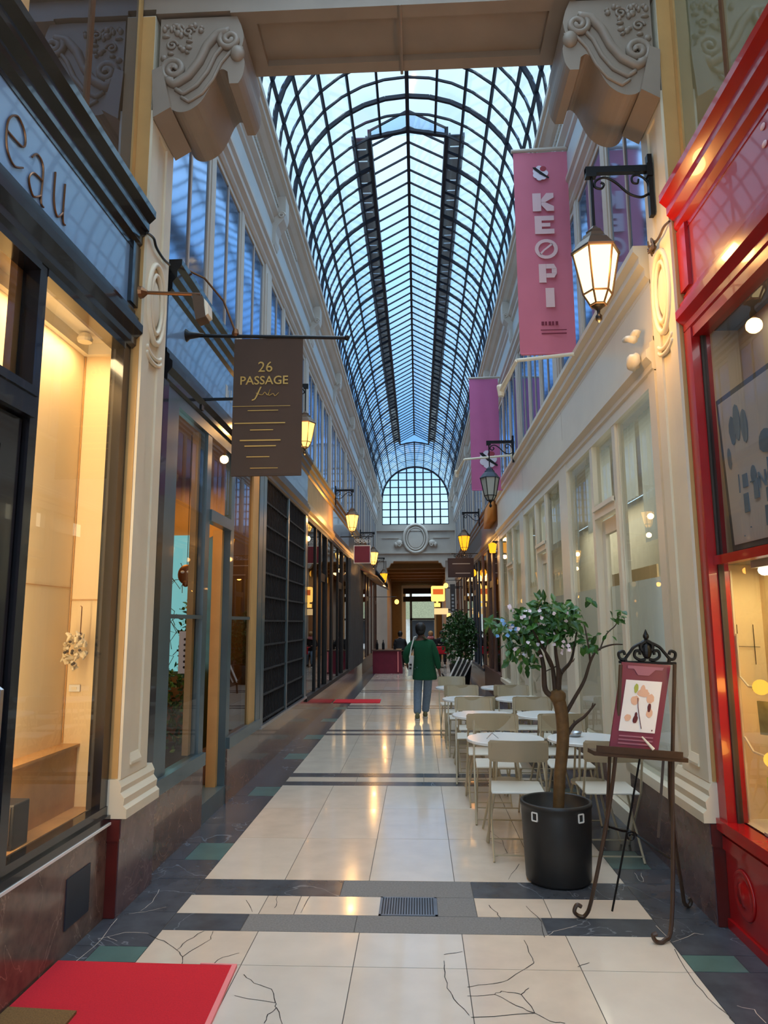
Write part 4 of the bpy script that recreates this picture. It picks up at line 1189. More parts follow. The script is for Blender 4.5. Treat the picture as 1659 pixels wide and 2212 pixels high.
# wall lamp glow on the brown shop
o = thing('wall_lamp', (1.62, 19.9, 3.0), 'round amber wall lamp glowing beneath the maroon hanging sign', 'lamp')
c = MB(); c.smooth = True; c.ball((1.6, 19.9, 2.98), .1, .1, .11); c.build('globe', 'lantern_amber', o)
c = MB(); c.box(1.62, 1.70, 19.86, 19.94, 2.96, 3.08); c.build('mount', 'iron_black', o)
point('wall_lamp_light', (1.45, 19.8, 2.9), 8, (255, 160, 60), .08)
o = thing('wall_lamp', (1.6, 13.9, 3.2), 'small orange box lamp at the far corner of the cream shopfront', 'lamp')
c = MB(); c.lathe([(.06, 3.02), (.085, 3.2), (.02, 3.23)], (1.6, 14.6, 0), 6); c.build('shade', 'lantern_amber', o)
c = MB(); c.box(1.6, 1.71, 14.58, 14.62, 3.23, 3.26); c.build('mount', 'iron_black', o)

# ================================================================== banners and signs
def banner(name, label, x0, x1, z0, z1, Y, cm, group=None, wav=.012):
    t = thing('banner', ((x0 + x1) / 2, Y, z0), label, 'banner', group)
    c = MB(); c.smooth = True
    nx, nz = 10, 24; vs = []; fs = []
    for sd in (0, 1):
        for j in range(nz + 1):
            for i in range(nx + 1):
                x = x0 + (x1 - x0) * i / nx; z = z0 + (z1 - z0) * j / nz
                f = math.sin(i * .9 + j * .15) * wav * math.sin(PI * i / nx) * (1 - .4 * j / nz)
                vs.append((x, Y + f + sd * .004, z))
        o_ = sd * (nx + 1) * (nz + 1)
        for j in range(nz):
            for i in range(nx):
                q = [o_ + j * (nx + 1) + i, o_ + j * (nx + 1) + i + 1, o_ + (j + 1) * (nx + 1) + i + 1, o_ + (j + 1) * (nx + 1) + i]
                fs.append(q if sd == 0 else q[::-1])
    c._add(vs, fs)
    c.build('cloth', cm, t)
    return t


def glyph(c, polys, ox, oz, w, h, Y, d=.004):
    for p in polys:
        c.slab([(ox + u * w, Y, oz + v * h) for u, v in p], (0, -d, 0))


def ring(cx, cz, ro, ri, n=22, sx=1.0):
    return [[(cx + sx * ro * math.cos(2 * PI * k / n), cz + ro * math.sin(2 * PI * k / n)), (cx + sx * ro * math.cos(2 * PI * (k + 1) / n), cz + ro * math.sin(2 * PI * (k + 1) / n)),
             (cx + sx * ri * math.cos(2 * PI * (k + 1) / n), cz + ri * math.sin(2 * PI * (k + 1) / n)), (cx + sx * ri * math.cos(2 * PI * k / n), cz + ri * math.sin(2 * PI * k / n))] for k in range(n)]


def logo(t, x, z, r, Y):
    """a little flower-cup emblem crossed by a dark spoon"""
    c = MB()
    for k in range(7):
        q = 2 * PI * k / 7
        c.slab([(x + r * .55 * math.cos(q) + r * .42 * math.cos(2 * PI * j / 10), Y, z + r * .6 * math.sin(q) + r * .42 * math.sin(2 * PI * j / 10)) for j in range(10)], (0, -.002 - k * .0002, 0))
    c.build('petal_mark', 'petal', t)
    c = MB(); c.slab([(x + r * .35 + r * .4 * math.cos(2 * PI * j / 10), Y - .003, z + r * .55 + r * .35 * math.sin(2 * PI * j / 10)) for j in range(10)], (0, -.002, 0)); c.build('red_mark', 'red_panel', t)
    c = MB()
    c.slab([(x - r * .95, Y - .006, z + r * .72), (x - r * .6, Y - .006, z + r * .75), (x + r * .2, Y - .006, z + r * .05), (x + r * 1.05, Y - .006, z - r * .65), (x + r * .95, Y - .006, z - r * .8), (x + r * .0, Y - .006, z - r * .2), (x - r * .75, Y - .006, z + r * .45)], (0, -.002, 0))
    c.build('spoon_mark', 'coat_black', t)


Y = 6.9
t = banner('banner', 'pink hanging banner lettered KEOPI vertically above the cream shopfront', 1.12, 1.68, 4.285, 6.50, Y, 'pink_cloth')
c = MB(); yb = Y - .014
gx = lambda px, pz: atY(px, pz, yb)
def gbox(px0, pz0, px1, pz1):
    a_ = gx(px0, pz1); b_ = gx(px1, pz0); return a_.x, a_.z, b_.x - a_.x, b_.z - a_.z
c1 = MB()
for polys, bb in (
    ([[(0, 0), (.40, 0), (.40, 1), (0, 1)], [(.41, .5), (.6, .5), (1, .74), (1, 1), (.66, 1), (.41, .66)], [(.41, .34), (.66, 0), (1, 0), (1, .26), (.6, .49), (.41, .49)]], (1151, 417, 1195, 457)),
    ([[(0, 0), (.36, 0), (.36, 1), (0, 1)], [(.36, .74), (1, .74), (1, 1), (.36, 1)], [(.36, .4), (.8, .4), (.8, .6), (.36, .6)], [(.36, 0), (1, 0), (1, .27), (.36, .27)]], (1156, 466, 1196, 506)),
    (ring(.5, .5, .5, .34) + [[(.2, .27), (.27, .2), (.45, .44), (.40, .50)], [(.41, .50), (.46, .44), (.80, .72), (.73, .79)]], (1156, 516, 1204, 560)),
    ([[(0, 0), (.4, 0), (.4, 1), (0, 1)], [(.41, .75), (1, .75), (.85, 1), (.41, 1)], [(.72, .5), (1, .5), (1, .74), (.72, .74)], [(.41, .26), (.85, .26), (1, .49), (.41, .49)]], (1165, 570, 1202, 611)),
    ([[(0, 0), (1, 0), (1, 1), (0, 1)]], (1180, 622, 1197, 664))):
    x_, z_, w_, h_ = gbox(*bb); glyph(c1, polys, x_, z_, w_, h_, yb)
c1.build('lettering', 'pale_ink', t)
p = gx(1167, 374); logo(t, p.x, p.z, .085, yb)
c = MB()
p = gx(1170, 703); [c.box(p.x + .035 * k, p.x + .035 * k + (.02 if k % 2 else .026), yb - .002, yb, p.z, p.z + .04) for k in range(5)]; p = gx(1168, 714)
c.box(p.x, p.x + .26, yb - .002, yb, p.z, p.z + .008); p = gx(1170, 722); c.box(p.x, p.x + .25, yb - .002, yb, p.z, p.z + .012)
c.build('small_print', 'maroon', t)
c = MB(); c.tube([(1.10, Y, 6.52), (1.73, Y, 6.54)], .02, 8); c.build('top_rod', 'stone_grey_paint', t)
c = MB(); c.tube([(1.13, Y, 4.28), (1.70, Y, 4.28)], .012, 8); c.build('hem_rod', 'pink_cloth', t)

t = banner('banner', 'plain magenta-pink banner with a spoon emblem, behind the unlit lantern', 1.08, 1.62, 4.03, 6.16, 13.0, 'pink_cloth_far')
p = atY(1058, 992, 12.98); logo(t, p.x - .03, p.z, .17, 12.983)
c = MB(); c.tube([(1.06, 13.0, 6.18), (1.73, 13.0, 6.19)], .02, 8); c.build('top_rod', 'stone_grey_paint', t)
c = MB(); c.tube([(1.09, 13.0, 4.03), (1.65, 13.0, 4.03)], .012, 8); c.build('hem_rod', 'pink_cloth_far', t)

for yy, zz, ln, lb in ((6.75, 4.22, .62, 'white spotlight arm jutting from the cream cornice under the pink lettered banner'), (11.9, 4.42, .8, 'white spotlight arm jutting from the cream cornice under the second pink banner')):
    o = thing('spotlight_arm', (1.70, yy, zz), lb, 'spotlight')
    c = MB(); c.tube([(1.68, yy, zz), (1.68 - ln, yy, zz - .06)], .018, 8); c.tube([(1.68 - ln, yy, zz - .06), (1.58 - ln, yy + .5, zz - .2)], [.018, .03], 8); c.build('arm', 'white_metal', o)
    c = MB(); c.lathe([(.045, -.03), (.06, 0), (.045, .04)], (1.69, yy, zz), 14, 'x'); c.build('wall_mount', 'white_metal', o)
    c = MB(); c.lathe([(.03, 0), (.045, .1), (.04, .12)], (1.58 - ln, yy + .5, zz - .26), 12); c.build('lamp_head', 'white_metal', o)
spot = bpy.data.lights.new('cornice_spot', 'SPOT')
for yy in (6.2, 9.6, 12.6):
    pass

# brown banner
Y = 5.2
t = banner('banner', 'brown hanging banner with gold text 26 PASSAGE on an iron bar', -1.335, -.80, 2.72, 3.80, Y, 'brown_cloth', wav=.004)
yb = Y - .006
c = MB()
def bt(sx, sz, txt, size, fat=0.0, shear=0.0):
    p = atY(sx, sz, yb); c.text(txt, size, (p.x, yb, p.z), (1, 0, 0), (0, 0, 1), .003, 'CENTER', fat, shear)
bt(573, 803, '26', .118); bt(570, 830, 'PASSAGE', .094, .001)
bt(553, 858, 'J', .12, 0, .45)
c.tube(bez([tuple(atY(px_, py_, yb)) for px_, py_ in ((553, 849), (566, 853), (572, 847), (578, 853), (584, 840), (580, 854), (590, 850), (594, 855), (602, 848))], 4), .003, 5)
def bl(x0, y0, x1, w=.004):
    a_ = atY(x0, y0, yb); b_ = atY(x1, y0, yb); c.box(a_.x, b_.x, yb - .002, yb, a_.z, a_.z + w)
bl(502, 879, 627); bl(535, 888, 601, .006); bl(540, 1012, 600)
bl(506, 916, 616, .008); bl(540, 930, 590, .007); bl(518, 953, 606, .009); bl(528, 965, 596, .008); bl(532, 988, 582, .006)
c.build('lettering', 'gold', t)
c = MB(); c.tube([(-1.74, Y, 3.84), (-.46, Y, 3.79)], .014, 8); c.build('bar', 'iron_black', t)
c = MB(); c.smooth = True; c.lathe([(.065, 0), (.06, .015), (.03, .05), (.014, .16)], (-1.74, Y, 3.84), 12, 'x'); c.build('wall_flange', 'iron_black', t); c = MB(); c.smooth = True; c.ball((-.46, Y, 3.79), .022); c.build('bar_knob', 'iron_black', t)
c = MB(); c.tube([(-1.70, 5.0, 4.3), (-1.55, 5.08, 4.25), (-1.42, 5.17, 4.1), (-1.33, Y, 3.86)], .009, 6); c.lathe([(.02, 3.82), (.03, 3.84), (.02, 3.88)], (-1.33, Y, 0), 8); c.build('stay', 'bronze', t)
c = MB(); c.tube([(-1.33, Y, 2.72), (-.80, Y, 2.72)], .008, 6); c.build('hem_rod', 'brown_cloth', t)

o = thing('floodlight', (-1.27, 4.08, 3.6), 'small tan floodlight on a copper arm before the left pilaster', 'floodlight')
c = MB(); c.tube([(-1.64, 4.1, 3.66), (-1.26, 4.1, 3.635)], .011, 8); c.lathe([(.04, 0), (.035, .02), (.012, .05)], (-1.645, 4.1, 3.66), 10, 'x'); c.build('arm', 'bronze', o)
c = MB(); c.slab([(-1.30, 4.05, 3.62), (-1.23, 4.05, 3.60), (-1.21, 4.05, 3.47), (-1.27, 4.05, 3.45)], (0, .1, 0)); c.build('housing', 'bronze_dark', o)
c = MB(); c.slab([(-1.225, 4.055, 3.59), (-1.20, 4.055, 3.56), (-1.195, 4.055, 3.49), (-1.215, 4.055, 3.475)], (0, .09, 0)); c.build('lens', 'white_metal', o)
o = thing('sign_bracket', (-1.7, 5.6, 3.45), 'lower black bracket bar reaching behind the brown banner', 'bracket')
c = MB(); c.box(-1.71, -1.2, 5.59, 5.61, 3.44, 3.46); c.build('bar', 'iron_black', o)
c = MB(); c.box(-1.715, -1.69, 5.57, 5.63, 3.36, 3.50); c.build('plate', 'iron_black', o)

# small red sign, maroon sign, lit box signs
o = thing('hanging_sign', (-1.3, 16.2, 3.2), 'small square red hanging sign with white edge on the left', 'sign')
pA = atY(766, 1180, 16.2); pB = atY(799, 1215, 16.2)
c = MB(); c.box(pA.x - .02, pB.x + .02, 16.19, 16.21, pB.z - .02, pA.z + .02); c.build('edge', 'white_plastic', o)
c = MB(); c.box(pA.x, pB.x, 16.18, 16.22, pB.z, pA.z); c.build('panel', 'maroon', o)
c = MB()
for k in range(4): c.tube(spiral((pA.x + .04 + .09 * k, 16.2, pA.z + .12), .05, .012, k, 1.4), .008, 5)
c.build('ornament', 'white_plastic', o)
c = MB(); c.tube([(-1.7, 16.2, pA.z + .22), (pB.x + .05, 16.2, pA.z + .22)], .012, 6); c.tube([(pA.x + .03, 16.2, pA.z + .22), (pA.x + .03, 16.2, pA.z)], .008, 5); c.tube([(pB.x - .03, 16.2, pA.z + .22), (pB.x - .03, 16.2, pA.z)], .008, 5); c.build('bar', 'iron_black', o)
o = thing('hanging_sign', (1.2, 19, 3), 'wide dark maroon hanging sign under a lacy iron crest on the right', 'sign')
pA = atY(967, 1206, 19); pB = atY(1024, 1247, 19)
c = MB(); c.box(pA.x, pB.x, 18.97, 19.03, pB.z, pA.z); c.build('board', 'plum_dark' if 'plum_dark' in MATS else mat('plum_dark', (46, 22, 28), .5), o)
c = MB(); c.box(pA.x + .12, pB.x - .1, 18.965, 18.97, pA.z - .16, pA.z - .14); c.box(pA.x + .2, pB.x - .1, 18.965, 18.97, pB.z + .1, pB.z + .12); c.build('lettering', 'stone_grey_paint', o)
c = MB()
for k in range(5): c.tube(spiral((pA.x + .2 + .1 * k, 19, pA.z + .06), .045, .01, k, 1.3), .008, 5)
c.box(pA.x + .1, 1.72, 18.99, 19.01, pA.z + .11, pA.z + .13); c.build('crest', 'iron_black', o)
glow('box_glow', (255, 198, 96), 2.2)
mat('sign_orange', (226, 96, 30), .5, emit=(236, 110, 40), es=.7)
o = thing('light_box_sign', (.7, 28, 3), 'square glowing yellow light box sign with an orange label', 'sign')
pA = atY(931, 1266, 28); pB = atY(961, 1299, 28)
c = MB(); c.box(pA.x, pB.x, 27.9, 28.1, pB.z, pA.z); c.build('box', 'box_glow', o, bevel=.05)
c = MB(); c.box(pA.x + .07, pB.x - .06, 27.88, 27.9, pA.z - .33, pA.z - .12); c.build('label_panel', 'sign_orange', o)
c = MB(); c.box(pB.x, 1.7, 27.98, 28.02, pA.z - .1, pA.z - .06); c.build('bracket', 'iron_black', o)
o = thing('light_box_sign', (.7, 28.6, 2.6), 'small yellow light box hanging under the square glowing sign', 'sign')
pA = atY(938, 1303, 28.6); pB = atY(951, 1311, 28.6); c = MB(); c.box(pA.x, pB.x, 28.5, 28.7, pB.z, pA.z); c.box(pA.x + .08, pB.x - .08, 28.56, 28.64, pA.z, pA.z + .12); c.build('box', 'box_glow', o)
o = thing('light_box_sign', (.9, 29.5, 2.2), 'wide cream light box sign lowest of the lit signs', 'sign')
pA = atY(938, 1314, 29.5); pB = atY(968, 1327, 29.5); c = MB(); c.box(pA.x, pB.x, 29.4, 29.6, pB.z, pA.z); c.build('box', 'box_cream' if 'box_cream' in MATS else glow('box_cream', (255, 214, 150), 1.1), o)
c = MB(); c.box(pB.x, 1.7, 29.48, 29.52, pA.z - .08, pA.z - .04); c.build('bracket', 'iron_black', o)
o = thing('hanging_sign', (1.25, 26, 2.6), 'tall narrow grey sign with stacked pale letters near the bush', 'sign')
pA = atY(972, 1262, 26); pB = atY(984, 1322, 26); c = MB(); c.box(pA.x, pB.x, 25.95, 26.05, pB.z, pA.z); c.build('board', 'grey_shutter', o)
c = MB(); c.box(pB.x, 1.7, 25.98, 26.02, pA.z - .1, pA.z - .07); c.build('bracket', 'iron_black', o)
c = MB()
for k in range(5): c.box(pA.x + .05, pB.x - .05, 25.94, 25.95, pA.z - .95 + .13 * k, pA.z - .88 + .13 * k)
c.build('lettering', 'panel_grey_paint', o)
for i_, (px_, py_, yy, lb) in enumerate(((963, 1265, 27, 'white-hot round bulb at the corner of the square light box'), (970, 1330, 27, 'small amber bulb just above the bush'), (857, 1300, 29, 'amber lamp hanging beside the black sign bands on the left'))):
    p = atY(px_, py_, yy); o = thing('bulb_lamp', p, lb, 'lamp')
    c = MB(); c.smooth = True; c.ball(p, .09, .09, .1); c.build('bulb', 'lantern_warm', o)
    c = MB(); sg = 1 if px_ > 900 else -1; c.tube([(p.x, yy, p.z + .08), (p.x, yy, p.z + .2), (sg * 1.72, yy, p.z + .2)], .012, 5); c.build('bracket', 'iron_black', o)

# awnings
o = thing('awning', (-1.4, 26, 2.9), 'dark narrow awning with wrought ornaments over the far left cafe', 'awning')
c = MB(); c.slab([(-1.72, 21.6, 3.25), (-1.15, 21.6, 2.98), (-1.15, 30.5, 2.98), (-1.72, 30.5, 3.25)], (0, 0, .04)); c.build('canopy', 'brown_wood', o)
c = MB(); y = 21.7
while y < 30.3:
    c.tube(spiral((-1.2, y, 3.12), .11, .02, 1, 1.4, 'x'), .018, 5); y += .55
c.build('ornament', 'iron_black', o)
o = thing('awning', (1.7, 15.8, 4.0), 'curved orange awning on the wall beyond the cream shopfront', 'awning')
c = MB(); c.smooth = True
n_ = 8; pr = [(1.73 - .15 * math.sin(R(90 * k / n_)), 3.72 + .62 * math.cos(R(90 * k / n_))) for k in range(n_ + 1)]
c.prism(pr + [(1.73, 3.72)], 'y', 14.75, 16.2); c.build('canopy', 'orange_cloth', o)

# ================================================================== carpets
def mat_rug(name, label, pts, m, edge=None, h=.012):
    t = thing(name, (sum(p[0] for p in pts) / 4, sum(p[1] for p in pts) / 4, 0), label, 'mat')
    c = MB(); c.slab([(p[0], p[1], .0015) for p in pts], (0, 0, h)); c.build('pile', m, t)
    return t
t = mat_rug('carpet', 'red carpet mat with pink bound edge at the near left door', [(-1.70, 2.4), (-.795, 2.4), (-.845, 3.645), (-1.70, 3.665)], 'red_carpet')
c = MB(); c.slab([(-.795, 2.4, .0015), (-.772, 2.4, .0015), (-.822, 3.655, .0015), (-.845, 3.645, .0015)], (0, 0, .014)); c.slab([(-.845, 3.645, .0015), (-.822, 3.655, .0015), (-1.0, 3.66, .0015), (-1.0, 3.652, .0015)], (0, 0, .014)); c.build('binding', 'pink_edge', t)
o = thing('doormat', (-1.5, 3.0, 0), 'brown coir doormat lying on the red carpet at the frame edge', 'mat')
c = MB(); c.slab([(-1.69, 2.5, .0136), (-1.37, 2.5, .0136), (-1.385, 3.2, .0136), (-1.69, 3.22, .0136)], (0, 0, .012)); c.build('pile', 'coir', o)
mat_rug('carpet', 'bright red carpet mat across the floor in the distance on the left', [(-1.7, 14.95), (-.74, 14.95), (-.745, 15.6), (-1.7, 15.6)], 'red_carpet')

# ================================================================== easel
EY = 4.25
o = thing('easel', (1.25, 4.25, 0), 'dark wood and wrought iron easel stand beside the potted tree', 'easel')
c = MB(); c.bar((1.00, 4.12, .915), (1.515, 4.17, .87), .11, .022); c.bar((1.02, 4.07, .94), (1.49, 4.11, .898), .012, .035); c.build('ledge', 'easel_wood', o)
def leg(pts, r=.011): return MB().tube(bez(pts, 5), r, 7)
foot = [(.0, 0, .0), (-.035, -.005, .012), (-.055, -.01, .045), (-.035, -.012, .07), (-.012, -.01, .055)]
c = leg([(1.20, 4.17, 1.38), (1.15, 4.17, .92), (1.09, 4.2, .55), (1.0, 4.26, .12), (.965, 4.28, .02), (.93, 4.285, .012), (.905, 4.285, .035), (.92, 4.285, .07), (.945, 4.285, .06)]); c.build('leg', 'easel_wood', o)
c = leg([(1.50, 4.17, 1.38), (1.455, 4.17, .88), (1.415, 4.12, .5), (1.345, 4.02, .08), (1.29, 3.98, .015), (1.25, 3.975, .012), (1.235, 3.975, .04), (1.255, 3.975, .05)]); c.build('leg', 'easel_wood', o)
c = leg([(1.45, 4.2, .88), (1.47, 4.3, .55), (1.545, 4.42, .1), (1.56, 4.44, .03), (1.585, 4.45, .012), (1.60, 4.45, .035), (1.59, 4.45, .055)]); c.build('leg', 'easel_wood', o)
c = leg([(1.30, 4.22, .9), (1.22, 4.3, .45), (1.13, 4.36, .012)], .006); c.build('leg', 'iron_black', o)
c = MB(); c.tube(bez([(1.10, 4.21, .5), (1.18, 4.25, .47), (1.25, 4.28, .45), (1.36, 4.2, .38), (1.40, 4.1, .36)], 5), .007, 6); c.tube(spiral((1.23, 4.26, .44), .03, .008, 0, 1.5), .006, 5); c.build('stretcher', 'iron_black', o)
for pxs in ((1330, 1318), (1345, 1332), (1385, 1380), (1402, 1392)):
    pass
for a_, b_ in (((1.12, 4.19, .9), (1.09, 4.22, .5)), ((1.41, 4.18, .88), (1.36, 4.2, .45))):
    c = MB(); c.bar(a_, b_, .014); c.build('brace', 'easel_wood', o)
# scroll crest
c = MB(); y_ = 4.26
cz = 1.40
def tb(pts, r=.009): c.tube(bez([(p[0], y_, p[1]) for p in pts], 6), r, 6)
for sx in (-1, 1):
    X_ = lambda u: 1.378 + sx * u
    tb([(X_(.02), 1.50), (X_(.07), 1.475), (X_(.10), 1.44), (X_(.13), 1.405), (X_(.155), 1.41), (X_(.16), 1.44), (X_(.135), 1.45), (X_(.125), 1.43)])
    tb([(X_(.01), 1.405), (X_(.04), 1.40), (X_(.07), 1.42), (X_(.065), 1.45), (X_(.04), 1.45), (X_(.042), 1.43)])
    tb([(X_(.0), 1.51), (X_(.03), 1.49), (X_(.03), 1.46), (X_(.0), 1.44)], .012)
    tb([(X_(.12), 1.38), (X_(.125), 1.405)], .01)
c.tube([(1.215, y_, 1.39), (1.54, y_, 1.38)], .008, 6)
c.ball((1.378, y_, 1.535), .018, .015, .02); c.tube([(1.378, y_, 1.545), (1.378, y_, 1.575)], [.014, .002], 7); c.ball((1.378, y_, 1.45), .03, .02, .045)
c.build('crest', 'iron_black', o)
# the board
o = thing('menu_board', (1.33, 4.17, .93), 'plum-coloured board with a flower print resting on the easel', 'board')
A, B, Cc, D_ = atY(1344, 1430, 4.22), atY(1449, 1437, 4.22), atY(1421, 1629, 4.12), atY(1316, 1620, 4.12)
c = MB(); c.slab([D_, Cc, B, A], (0, .015, 0)); c.build('panel', 'board_plum', o)
def bp(u, v, k=.003):
    q = (D_ * (1 - u) + Cc * u) * (1 - v) + (A * (1 - u) + B * u) * v
    return q + Vector((0, -k, 0))
c = MB(); c.slab([bp(.13, .22), bp(.87, .22), bp(.87, .80), bp(.13, .80)], (0, -.001, 0)); c.build('print', 'paper', o)
def blob(u, v, ru, rv_, m, nm, seed):
    c = MB(); r5 = random.Random(seed)
    c.slab([bp(u + ru * math.cos(2 * PI * k / 14) * r5.uniform(.85, 1.1), v + rv_ * math.sin(2 * PI * k / 14) * r5.uniform(.85, 1.1), .0045 + seed * .0002) for k in range(14)], (0, -.001, 0)); c.build(nm, m, o)
for i, (u, v, ru, rv_) in enumerate(((.37, .57, .09, .055), (.52, .66, .12, .05), (.68, .60, .08, .055), (.70, .44, .07, .05), (.27, .37, .07, .04), (.5, .7, .05, .05))): blob(u, v, ru, rv_, 'peach', 'flower', i + 1)
blob(.36, .71, .045, .055, 'lime', 'bud', 9)
for i, (u, v, ru, rv_) in enumerate(((.68, .50, .035, .05), (.43, .36, .05, .05), (.43, .41, .03, .03), (.80, .25, .012, .01))): blob(u, v, ru, rv_, 'dark_ink', 'dark_flower', 10 + i)
c = MB(); c.tube([bp(.42, .6, .007), bp(.45, .5, .007), bp(.5, .4, .007), bp(.58, .26, .007)], .0022, 4); c.build('stem', 'dark_ink', o)
c = MB()
c.slab([bp(.12, .965), bp(.86, .965), bp(.84, .93), bp(.7, .93), bp(.58, .86), bp(.36, .86), bp(.26, .93), bp(.13, .93)], (0, -.001, 0)); c.build('emblem', 'rose_ink' if 'rose_ink' in MATS else mat('rose_ink', (160, 96, 112), .5), o)
c = MB()
for v in (.16, .12, .08): c.slab([bp(.15, v), bp(.85, v), bp(.85, v + .015), bp(.15, v + .015)], (0, -.001, 0))
c.build('text_line', 'rose_ink', o)
o = thing('pencil', (1.27, 4.1, .93), 'short pale pencil leaning on the plum board', 'pencil')
c = MB(); c.tube([(1.27, 4.085, 1.0), (1.325, 4.075, .935)], [.004, .009], 6); c.build('shaft', 'cream_light', o)

# ================================================================== potted tree
PX, PY = .935, 4.89
o = thing('plant_pot', (PX, PY, 0), 'big black plastic pot with square handle slots holding the small tree', 'pot')
c = MB(); c.smooth = True
c.lathe([(.001, 0.003), (.195, .003), (.205, .02), (.222, .42), (.222, .455), (.228, .46), (.228, .48), (.215, .485), (.208, .475), (.205, .36), (.001, .36)], (PX, PY, 0), 48)
c.build('tub', 'pot_black', o)
c = MB()
for px_ in (1157, 1255):
    c = MB()
    p = atY(px_, 1768, PY - .19); th = math.asin(max(-.9, min(.9, (p.x - PX) / .224)))
    q = [(PX + .226 * math.sin(th + a_), PY - .226 * math.cos(th + a_), p.z + b_) for a_, b_ in ((-.085, -.024), (.085, -.024), (.085, .024), (-.085, .024), (-.085, -.024))]
    for k in range(4): c.bar(q[k], q[k + 1], .007, .007, upv=(math.sin(th), -math.cos(th), 0))
    c.build('handle_slot', 'white_plastic', o)
c = MB(); c.lathe([(.001, .39), (.1, .395), (.206, .38)], (PX, PY, 0), 32); c.build('soil', 'soil', o)
o = thing('small_tree', (PX, PY, .43), 'small bare-trunked tree with sparse green leaves growing in the black pot', 'tree')
def P2(px_, py_, dy=0): return atY(px_, py_, PY + dy)
c = MB(); c.smooth = True
def br(pts, r): c.tube(bez([tuple(P2(*p)) for p in pts], 5), [r[0] + (r[1] - r[0]) * i / (5 * (len(pts) - 1)) for i in range(5 * (len(pts) - 1) + 1)], 8)
br([(1206, 1760), (1209, 1680), (1216, 1600), (1213, 1540), (1203, 1500)], (.036, .045))
c.ball(P2(1204, 1505), .055, .05, .05, 10, 8, .1, 3)
c.build('trunk', 'bark', o)
c = MB(); c.smooth = True
br([(1197, 1505), (1178, 1490), (1174, 1440), (1165, 1405, .03), (1145, 1375, .08), (1120, 1345, .1)], (.022, .006))
br([(1200, 1500), (1196, 1460), (1190, 1430, -.05), (1170, 1395, -.1), (1150, 1360, -.12)], (.018, .005))
br([(1206, 1500), (1208, 1465), (1215, 1450, .05), (1232, 1430, .1), (1240, 1400, .12), (1248, 1350, .14)], (.02, .005))
br([(1204, 1495), (1206, 1450, -.04), (1200, 1400, -.08), (1205, 1350, -.1), (1210, 1310, -.1)], (.017, .004))
br([(1220, 1545), (1240, 1510), (1262, 1470), (1275, 1430), (1290, 1405), (1320, 1393), (1345, 1392)], (.014, .004))
br([(1275, 1428), (1270, 1390), (1262, 1350, .04), (1254, 1345, .05)], (.007, .003))
br([(1295, 1405), (1310, 1370), (1330, 1350), (1338, 1325)], (.005, .003))
br([(1224, 1590), (1240, 1565), (1262, 1548), (1278, 1530), (1286, 1520)], (.014, .005))
br([(1278, 1530), (1281, 1518)], (.006, .003)); br([(1240, 1566), (1240, 1555)], (.006, .003))
br([(1215, 1455), (1205, 1440), (1190, 1445), (1175, 1452)], (.006, .003))
br([(1190, 1440), (1178, 1410, -.06), (1185, 1380, -.1)], (.008, .003))
br([(1150, 1375), (1115, 1360), (1085, 1350)], (.006, .003)); br([(1230, 1432), (1238, 1428), (1241, 1422)], (.005, .002))
c.build('branch', 'twig', o)
c = MB(); r5 = random.Random(21)
def cluster(px_, py_, rx, ry, n, L=.075):
    for k in range(n):
        q = r5.uniform(0, 2 * PI); rr = math.sqrt(r5.random())
        p = P2(px_ + rx * rr * math.cos(q), py_ + ry * rr * math.sin(q), r5.uniform(-.22, .22))
        d = rv(r5); d.z -= .35
        leaf(c, p, d, Vector((r5.uniform(-.5, .5), -.6 + r5.uniform(-.5, .3), .7)), L * r5.uniform(.7, 1.2), L * .5)
cluster(1160, 1335, 60, 28, 140); cluster(1200, 1320, 45, 22, 100); cluster(1235, 1330, 25, 25, 45); cluster(1120, 1360, 50, 22, 80); cluster(1075, 1348, 30, 10, 22); cluster(1140, 1415, 20, 30, 40, .07)
cluster(1105, 1400, 14, 30, 22); cluster(1215, 1360, 40, 22, 60); cluster(1250, 1390, 25, 14, 14); cluster(1145, 1380, 40, 20, 40); cluster(1180, 1350, 60, 35, 70)
cluster(1284, 1385, 8, 14, 8); cluster(1330, 1340, 14, 12, 9); cluster(1340, 1325, 8, 8, 4); cluster(1272, 1292, 10, 6, 5); cluster(1300, 1372, 22, 10, 5, .05); cluster(1165, 1305, 20, 8, 20)
c.build('foliage', 'leaf', o)
c = MB()
for k in range(46):
    p = P2(r5.uniform(1090, 1235), r5.uniform(1310, 1425), r5.uniform(-.26, -.1)); leaf(c, p, rv(r5), Vector((0, -1, .3)), .03, .028)
c.build('blossom', 'petal', o)
c = MB()
for k in range(8):
    p = P2(r5.uniform(1070, 1110), r5.uniform(1335, 1385), r5.uniform(-.2, -.1)); leaf(c, p, rv(r5), Vector((0, -1, .3)), .035, .03)
tag(c.build('blue_blossom', 'petal_blue', o), 'pale blue blossom')

# bush far right
BX, BY = 1.18, 19.6
o = thing('bush_pot', (BX, BY, 0), 'grey pot under the dense leafy bush', 'pot')
c = MB(); c.smooth = True; c.lathe([(.001, .002), (.24, .002), (.3, .5), (.28, .52), (.26, .45), (.001, .45)], (BX, BY, 0), 24); c.build('tub', 'pot_black', o)
o = thing('bush', (BX, BY, .45), 'dense dark green leafy bush beside the walking person', 'bush')
c = MB(); c.tube([(BX, BY, .4), (BX + .03, BY, 1.2)], .03, 7); c.build('stem', 'twig', o)
c = MB(); r5 = random.Random(31)
for k in range(1500):
    v = rv(r5); p = Vector((BX + v.x * .46, BY + v.y * .45, 1.18 + v.z * .72)); leaf(c, p, rv(r5) + v * .5, rv(r5), .1, .06)
for k in range(160):
    v = rv(r5); p = Vector((BX + .2 + v.x * .25, BY - .2 + v.y * .3, 1.45 + v.z * .3)); leaf(c, p, rv(r5), rv(r5), .1, .06)
